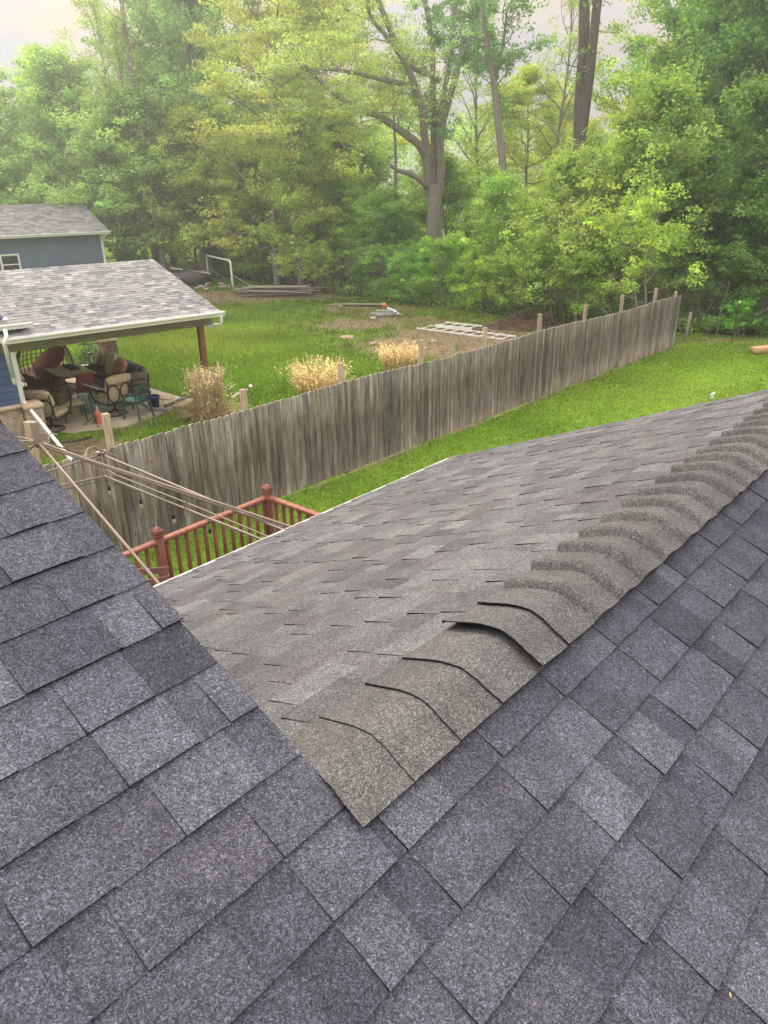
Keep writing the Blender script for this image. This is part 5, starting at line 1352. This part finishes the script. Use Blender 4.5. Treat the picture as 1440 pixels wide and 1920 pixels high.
big = traced('grey_barked_tree', 'large grey barked tree that forks into several tall stems near the centre', 46, [
    ([(816, 560), (814, 513), (813, 437), (814, 385), (815, 345)], 23, 24, 0, 0),
    ([(808, 365), (804, 340), (800, 292), (795, 248), (791, 204), (779, 166), (765, 128), (744, 88), (730, 52), (715, 15), (700, -30)], 14, 7, -2.0, 18),
    ([(815, 365), (814, 330), (813, 262), (813, 204), (811, 146), (811, 88), (802, 29), (792, -25)], 11, 7, 1.5, 14),
    ([(822, 365), (826, 330), (825, 262), (835, 210), (849, 163), (861, 117), (878, 79), (893, 35), (902, -25)], 14, 6, 0, 14),
    ([(822, 250), (832, 175), (843, 117), (849, 44), (852, -20)], 9, 6, 2, 10),
    ([(803, 300), (797, 292), (785, 271), (759, 251), (727, 228), (703, 214), (680, 207), (657, 195), (636, 181), (613, 163), (590, 140), (560, 118)], 14, 6, -4, 26),
    ([(783, 180), (779, 175), (765, 160), (730, 152), (692, 143), (648, 133), (598, 128), (569, 134), (549, 146), (530, 158)], 9, 3, -3, 26),
    ([(823, 152), (803, 139), (782, 131), (762, 117), (744, 96), (730, 73), (703, 44), (692, 23), (689, -5)], 8, 5, -2.5, 14),
    ([(800, 352), (798, 347), (782, 334), (762, 324), (744, 319), (731, 309)], 10, 5, -2, 2),
    ([(870, 95), (895, 108), (925, 128)], 4, 3, -1, 5), ([(893, 45), (870, 22), (850, 25)], 5, 3, 1, 3),
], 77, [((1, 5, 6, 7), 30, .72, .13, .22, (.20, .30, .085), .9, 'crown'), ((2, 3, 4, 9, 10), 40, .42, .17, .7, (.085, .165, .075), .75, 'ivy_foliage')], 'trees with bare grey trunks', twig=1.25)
traced('twin_trunk_tree', 'tall dark trunked tree splitting into two straight stems right of centre', 43, [
    ([(1078, 590), (1079, 450), (1082, 340), (1087, 290), (1088, 240)], 24, 22, 0, 0),
    ([(1087, 290), (1087, 200), (1094, 100), (1096, 0), (1098, -40)], 20, 14, 0, 12),
    ([(1090, 250), (1099, 185), (1107, 125), (1115, 50), (1124, -30)], 18, 12, -1, 10)], 31,
    [(None, 14, .5, .16, .7, (.11, .19, .05), .55, 'crown')], 'trees with bare grey trunks', M_darkbark)
traced('slim_trunk_tree', 'slim straight trunked tree between the big grey tree and the twin trunks', 42, [
    ([(943, 560), (943, 480), (943, 400), (942, 300), (935, 240), (930, 190), (925, 150), (915, 100), (906, 30), (900, -20)], 15, 7, 0, 16),
    ([(927, 165), (935, 120), (945, 70), (950, 20)], 6, 3, 0, 8)], 32, [(None, 26, .45, .17, .7, (.085, .17, .06), .8, 'crown')], 'trees with bare grey trunks')
traced('leaning_tree', 'slim leaning trunk rising from the sunlit lawn gap toward the open sky', 56, [
    ([(305, 500), (303, 480), (293, 420), (280, 330), (265, 250), (252, 180), (240, 100), (230, 20), (226, -30)], 12, 6, 0, 22),
    ([(268, 262), (240, 230), (215, 190), (190, 150)], 5, 2, 0, 8), ([(240, 100), (262, 60), (275, 10)], 4, 2, 0, 8)], 33, [(None, 12, .38, .17, .7, (.16, .22, .085), .8, 'crown')], 'trees with bare grey trunks')
traced('dark_trunk_tree', 'thick dark trunk left of the sunlit lawn gap', 59, [
    ([(243, 500), (238, 455), (232, 420), (222, 380)], 22, 15, 0, 6), ([(236, 440), (255, 400), (270, 370)], 9, 5, 0, 5)], 34, [(None, 40, .6, .18, .7, BLU, .9, 'crown')], 'trees with bare grey trunks', M_darkbark)
traced('dark_trunk_tree', 'thin dark trunk beside the leaning tree at the sunlit lawn gap', 57, [
    ([(294, 498), (287, 440), (282, 400), (275, 330)], 11, 6, 0, 6)], 35, [(None, 34, .5, .18, .7, MID, .9, 'crown')], 'trees with bare grey trunks', M_darkbark)
for i, (pts, w_, lab) in enumerate((([(383, 530), (379, 470), (374, 420), (380, 360)], 9, 'slim pale trunk just left of the goal frame'), ([(478, 512), (468, 470), (460, 440), (452, 400)], 8, 'slim pale trunk forking right of the goal frame'), ([(566, 540), (562, 480), (556, 400), (545, 320), (540, 250)], 10, 'slim pale trunk behind the lumber pile'),
        ([(995, 620), (992, 590), (990, 560), (980, 520)], 6, 'slim trunk standing behind the brown mulch heap'), ([(1082, 590), (1085, 540), (1079, 490), (1075, 450)], 8, 'slim curved trunk behind the fourth post from the fence end'), ([(745, 540), (741, 400), (742, 300), (738, 200), (738, 120)], 6, 'thin dark trunk left of the big grey tree'))):
    traced('slim_tree', lab, (57, 55, 50, 35, 33, 53)[i], [(pts, w_, w_ * .5, 0, 9), ([pts[-2], (pts[-2][0] + 18, pts[-2][1] - 40), (pts[-2][0] + 25, pts[-2][1] - 80)], w_ * .5, w_ * .3, 0, 6)], 40 + i, [(None, 22, .42, .15, .6, (YEL, YEL, OLV, MID, OLV, YEL)[i], .8, 'crown')], 'slim trunks at the wood edge')

HAZE = .0026  # added air volume; its scattering stands in for lens flare at the upper left
if HAZE:
    hb = MB(); hb.box((0, 450, 10.5), (1810, 1510, 31)); m_ = bpy.data.materials.new('haze air'); m_.use_nodes = True; t_ = m_.node_tree
    for n_ in list(t_.nodes): t_.nodes.remove(n_)
    o2 = N(t_, 'ShaderNodeOutputMaterial'); pv_ = N(t_, 'ShaderNodeVolumePrincipled'); pv_.inputs['Color'].default_value = (.93, .96, 1, 1)
    pv_.inputs['Density'].default_value = HAZE; pv_.inputs['Anisotropy'].default_value = .66; t_.links.new(pv_.outputs[0], o2.inputs['Volume'])
    ho = hb.build('haze', m_); tag(ho, 'thin haze added over the yards and wood for the lens flare veil', None, kind='stuff')
# far wood and undergrowth: nobody could count them
def leafy_mass(name, label, cen, rad, n_per, size, colr, seed, flat=.7, up=.3, clump=.25):
    me = leaf_mesh(name, cen, rad, n_per, size, flat, seed, clump, up); o = bpy.data.objects.new(name, me); C.objects.link(o); o.color = (*[min(.62, k * LB) for k in colr], 1)
    return tag(o, label, None, kind='stuff')
r9 = np.random.default_rng(12)
n = 900; ax = r9.uniform(-75, 62, n); ay = 112 + r9.uniform(0, 22, n); top_ = 11 + 4 * np.sin(ax * .13) + 2.5 * np.sin(ax * .37 + 1); az_ = gz(60) + top_ * r9.random(n) ** .75 * 1.1
leafy_mass('distant_woodland', 'far wood beyond the sunlit field', np.stack([ax, ay, az_], 1), r9.uniform(1.2, 2.6, n), 60, .55, (.15, .22, .07), 4)
n = 1500; ax = r9.uniform(-50, 50, n); ay = 66 + r9.uniform(0, 20, n); az_ = gz(60) + (12.5 + 1.5 * np.sin(ax * .4)) * r9.random(n) ** .8
pxm = 720 + FPX * ax / (ay * .96); hole = (pxm > 190) & (pxm < 335) & (az_ < gz(60) + 4.6); hole |= (pxm > 1020) & (pxm < 1170) & (az_ > gz(60) + 7.5); hole |= (pxm > 560) & (pxm < 720) & (az_ > gz(60) + 9)
leafy_mass('woodland_interior', 'shaded leafy interior of the wood', np.stack([ax, ay, az_], 1)[~hole], r9.uniform(.9, 1.8, n)[~hole], 80, .30, (.15, .235, .07), 5)
cen = []
for i in range(1500):
    px_ = r9.uniform(-60, 1640); ye = float(woods_edge_y(px_)); y_ = ye + .6 + abs(r9.normal(0, 4.0)); p = col(px_, y_)
    if 205 < px_ < 318 and y_ > 55: continue
    if 300 < px_ < 600 and y_ < 57.5: continue
    cen.append((p[0], p[1], p[2] + .12 + .55 * r9.random() ** 2))
leafy_mass('undergrowth', 'low green undergrowth along the foot of the wood', cen, r9.uniform(.25, .6, len(cen)), 34, .12, (.115, .20, .045), 6, .6)
mb = MB(); rt_ = random.Random(61)                      # bare twigs and saplings tangled at the wood edge
for i in range(260):
    px_ = rt_.choice((rt_.uniform(430, 720), rt_.uniform(860, 1240), rt_.uniform(1290, 1440))); p = col(px_, float(woods_edge_y(px_)) + rt_.uniform(.4, 5)); L = rt_.uniform(.8, 3.4)
    lp, _ = limb_path(rt_, p, np.array([rt_.gauss(0, .45), rt_.gauss(0, .45), 1]), L, 5, -.1, .16); r0 = rt_.uniform(.008, .022); t = rt_.uniform(.7, 1.8)
    mb.tube(lp, [r0 * (1 - c / 6.5) for c in range(6)], 4, col=(t, t, t), cap=False)
    for c in (2, 3, 4):
        l2, _ = limb_path(rt_, lp[c], np.array([rt_.gauss(0, 1), rt_.gauss(0, 1), .5]), L * .3, 3, 0, .3); mb.tube(l2, [r0 * .5, r0 * .35, r0 * .2, r0 * .1], 3, col=(t, t, t), cap=False)
tag(mb.build('brushwood', M_bark), 'tangle of bare twigs and thin saplings at the wood edge', None, kind='stuff')

# ------------------------------------------------------------------ ornamental grasses and lawn
M_straw = simple('dry straw grass', (.60, .49, .28), .9, .2, 6); M_straw2 = simple('brown dry grass', (.52, .42, .27), .9, .25, 6)
def blades(rnd, mb, c, n, H, spread, lean, wd, droop, tints, plume=0.0, base_r=.15):
    for i in range(n):
        a = rnd.uniform(0, 6.283); r0 = base_r * math.sqrt(rnd.random()); b = np.array([c[0] + r0 * math.cos(a), c[1] + r0 * math.sin(a), c[2]])
        ln = abs(rnd.gauss(0, lean)); a2 = a + rnd.gauss(0, .5); h = H * rnd.uniform(.55, 1.08); out = np.array([math.cos(a2), math.sin(a2), 0]); t = rnd.choice(tints); k = rnd.uniform(.7, 1.3); t = tuple(q * k for q in t)
        side = np.array([-math.sin(a2 + rnd.uniform(-1, 1)), math.cos(a2), 0]) * wd * .5; P = []
        for j in range(6):
            f = j / 5; P.append(b + out * (ln * h * f + spread * f * f * h) + np.array([0, 0, h * (f - droop * f ** 3 * (ln + .3))]))
        for j in range(5):
            w0, w1 = side * (1 - j / 5.5), side * (1 - (j + 1) / 5.5); mb.poly([P[j] - w0, P[j] + w0, P[j + 1] + w1, P[j + 1] - w1], 0, t)
        if rnd.random() < plume:
            pe = P[-1]; d = P[-1] - P[-2]; d /= np.linalg.norm(d) + 1e-9
            for q in range(9):
                s_ = pe + d * rnd.uniform(-.16, .10); dv = np.array([rnd.gauss(0, 1), rnd.gauss(0, 1), rnd.gauss(.3, 1)]); dv *= .055 / np.linalg.norm(dv)
                sd2 = np.cross(dv, [0, 0, 1.0]); sd2 = sd2 / (np.linalg.norm(sd2) + 1e-6) * .012; mb.poly([s_, s_ + dv * .5 + sd2, s_ + dv, s_ + dv * .5 - sd2], 0, tuple(x * 1.25 for x in t))
rg = random.Random(3)
def clump(name, label, p, H, n, lean, mat, tints, plume, spread=.15, base_r=.25, group='clumps of dry ornamental grass'):
    o = thing(name, label, 'ornamental grass', p, 0, group); mb = MB(); blades(rg, mb, (0, 0, 0), n, H, spread, lean, .014, .25, tints, plume, base_r); mb.build('blades', mat, o); return o
pg = G(392, 786)
c1 = clump('ornamental_grass', 'large brown dry grass clump in front of the brick pier', pg, 1.35, 1100, .13, M_straw2, [(1, 1, 1), (1.35, 1.3, 1.2), (.7, .66, .6)], .25, .04, .30)
mb = MB(); blades(rg, mb, (0, 0, 0), 1100, .62, .55, .5, .016, .55, [(1, .95, .9), (.6, .55, .5), (1.3, 1.2, 1.0)], 0, .42); mb.build('drooping_blades', M_straw2, c1)
M_seed = simple('green seed stalks', (.30, .36, .14), .9, .2, 8)
mb = MB(); blades(rg, mb, (0, 0, 0), 44, 1.15, .35, .38, .012, .35, [(1, 1, 1), (1.5, 1.5, 1.5)], 1.0, .35); mb.build('seed_stalks', M_seed, c1)
for (px_, py_, H, lab) in ((597, 756, 1.16, 'golden dry grass clump behind the fence, left of a fence post'), (750, 704, .98, 'golden dry grass clump behind the fence, second and farther one')):
    g_ = clump('ornamental_grass', lab, G(px_, py_), H, 1000, .17, M_straw, [(1, 1, 1), (1.3, 1.25, 1.1), (.8, .72, .6), (1.15, 1.1, .9)], .5, .16, .46)
# grass blades of both lawns
def lawn():
    r = np.random.default_rng(5); n = 1000000
    y_ = 8 + 48 * r.random(n) ** 1.15; x = r.uniform(-26, 24, n); P = np.stack([x, y_], 1)
    px = 720 + FPX * x / (y_ * .96); ok = (px > -120) & (px < 2000)
    ye = woods_edge_y(px); ok &= y_ < ye + .8
    q = P - P0[:2]; lx, ly = q @ e_[:2], q @ b_[:2]
    slabm = (lx > -8) & (lx < -.25 - .2 * 0) & (ly > -.1) & (ly < 7.6) & ~((lx > -1.0) & (ly < .8 + (lx + 1.0) * .6)); ok &= ~slabm
    ok &= ~((lx < -4.3) & (ly > -.2) & (ly < 8)); ok &= seg_dist(P, FA - fdir * 7, FB) > .07
    ok &= ~((seg_dist(P, A1[:2], A2[:2]) < 0)); P = P[ok]
    dirt, woods = zones(P); kk = r.random(len(P)); cl = .5 + .5 * np.sin(P[:, 0] * 2.1 + 1.7 * np.sin(P[:, 1] * 1.3)) * np.sin(P[:, 1] * 1.9 + P[:, 0])
    keep = kk > np.minimum(.97, dirt * (1.9 - .9 * cl)); P = P[keep]; dirt = dirt[keep]; woods = woods[keep]; n = len(P)
    z = CAMZ - (5.16 + .034 * (np.minimum(P[:, 1], 45) - 12)) + .03 * np.sin(P[:, 0] * .7 + P[:, 1] * .33) * np.cos(P[:, 1] * .51) - .005
    side = (P - FA) @ np.array([fdir[1], -fdir[0]]) > 0     # our side of the fence is mown shorter
    pat_ = .5 + .25 * np.sin(P[:, 0] * .9 + 2 * np.sin(P[:, 1] * .45)) + .25 * np.sin(P[:, 1] * 1.15 + 1.3 * np.sin(P[:, 0] * .8))
    h = np.where(side, .045, .085 + .05 * pat_) * r.uniform(.5, 1.5, n); tall = (dirt > .25) & (np.sin(P[:, 0] * 3.7) * np.sin(P[:, 1] * 3.1 + 1) > .45); h[tall] *= 1.9
    a = r.uniform(0, 6.283, n); wv = np.stack([np.cos(a), np.sin(a), np.zeros(n)], 1) * (.006 + .00045 * P[:, 1])[:, None] * r.uniform(.6, 1.4, n)[:, None]
    b = np.column_stack([P, z]); tip = b + np.column_stack([r.normal(0, .45, n) * h, r.normal(0, .45, n) * h, h])
    V = np.stack([b - wv, b + wv, tip], 1).reshape(-1, 3); F = np.arange(n * 3).reshape(n, 3)
    pt_2 = .5 + .5 * np.sin(P[:, 0] * .35 + 1.3 * np.sin(P[:, 1] * .22 + 1)) * np.cos(P[:, 1] * .31)
    k = np.exp(r.normal(0, .24, n)) * (.70 + .46 * pat_); dry = (r.random(n) < .05 + .10 * (pt_2 > .8) + .25 * dirt)
    c = np.stack([(.165 + .085 * pt_2) * k, (.335 + .045 * pt_2) * k, (.026 + .014 * pt_2) * k], 1)
    c *= np.array([.98, .90, 1.05]); c[side] *= np.array([1.10, 1.08, 1.1]); c[tall] *= np.array([.62, .70, .8]); c[dry] = np.array([.30, .25, .11]) * k[dry][:, None]
    me = fastmesh('lawn_grass', V, F, M_blade, c); o = bpy.data.objects.new('lawn_grass', me); C.objects.link(o); tag(o, 'green grass of both lawns', None, kind='stuff')
lawn()
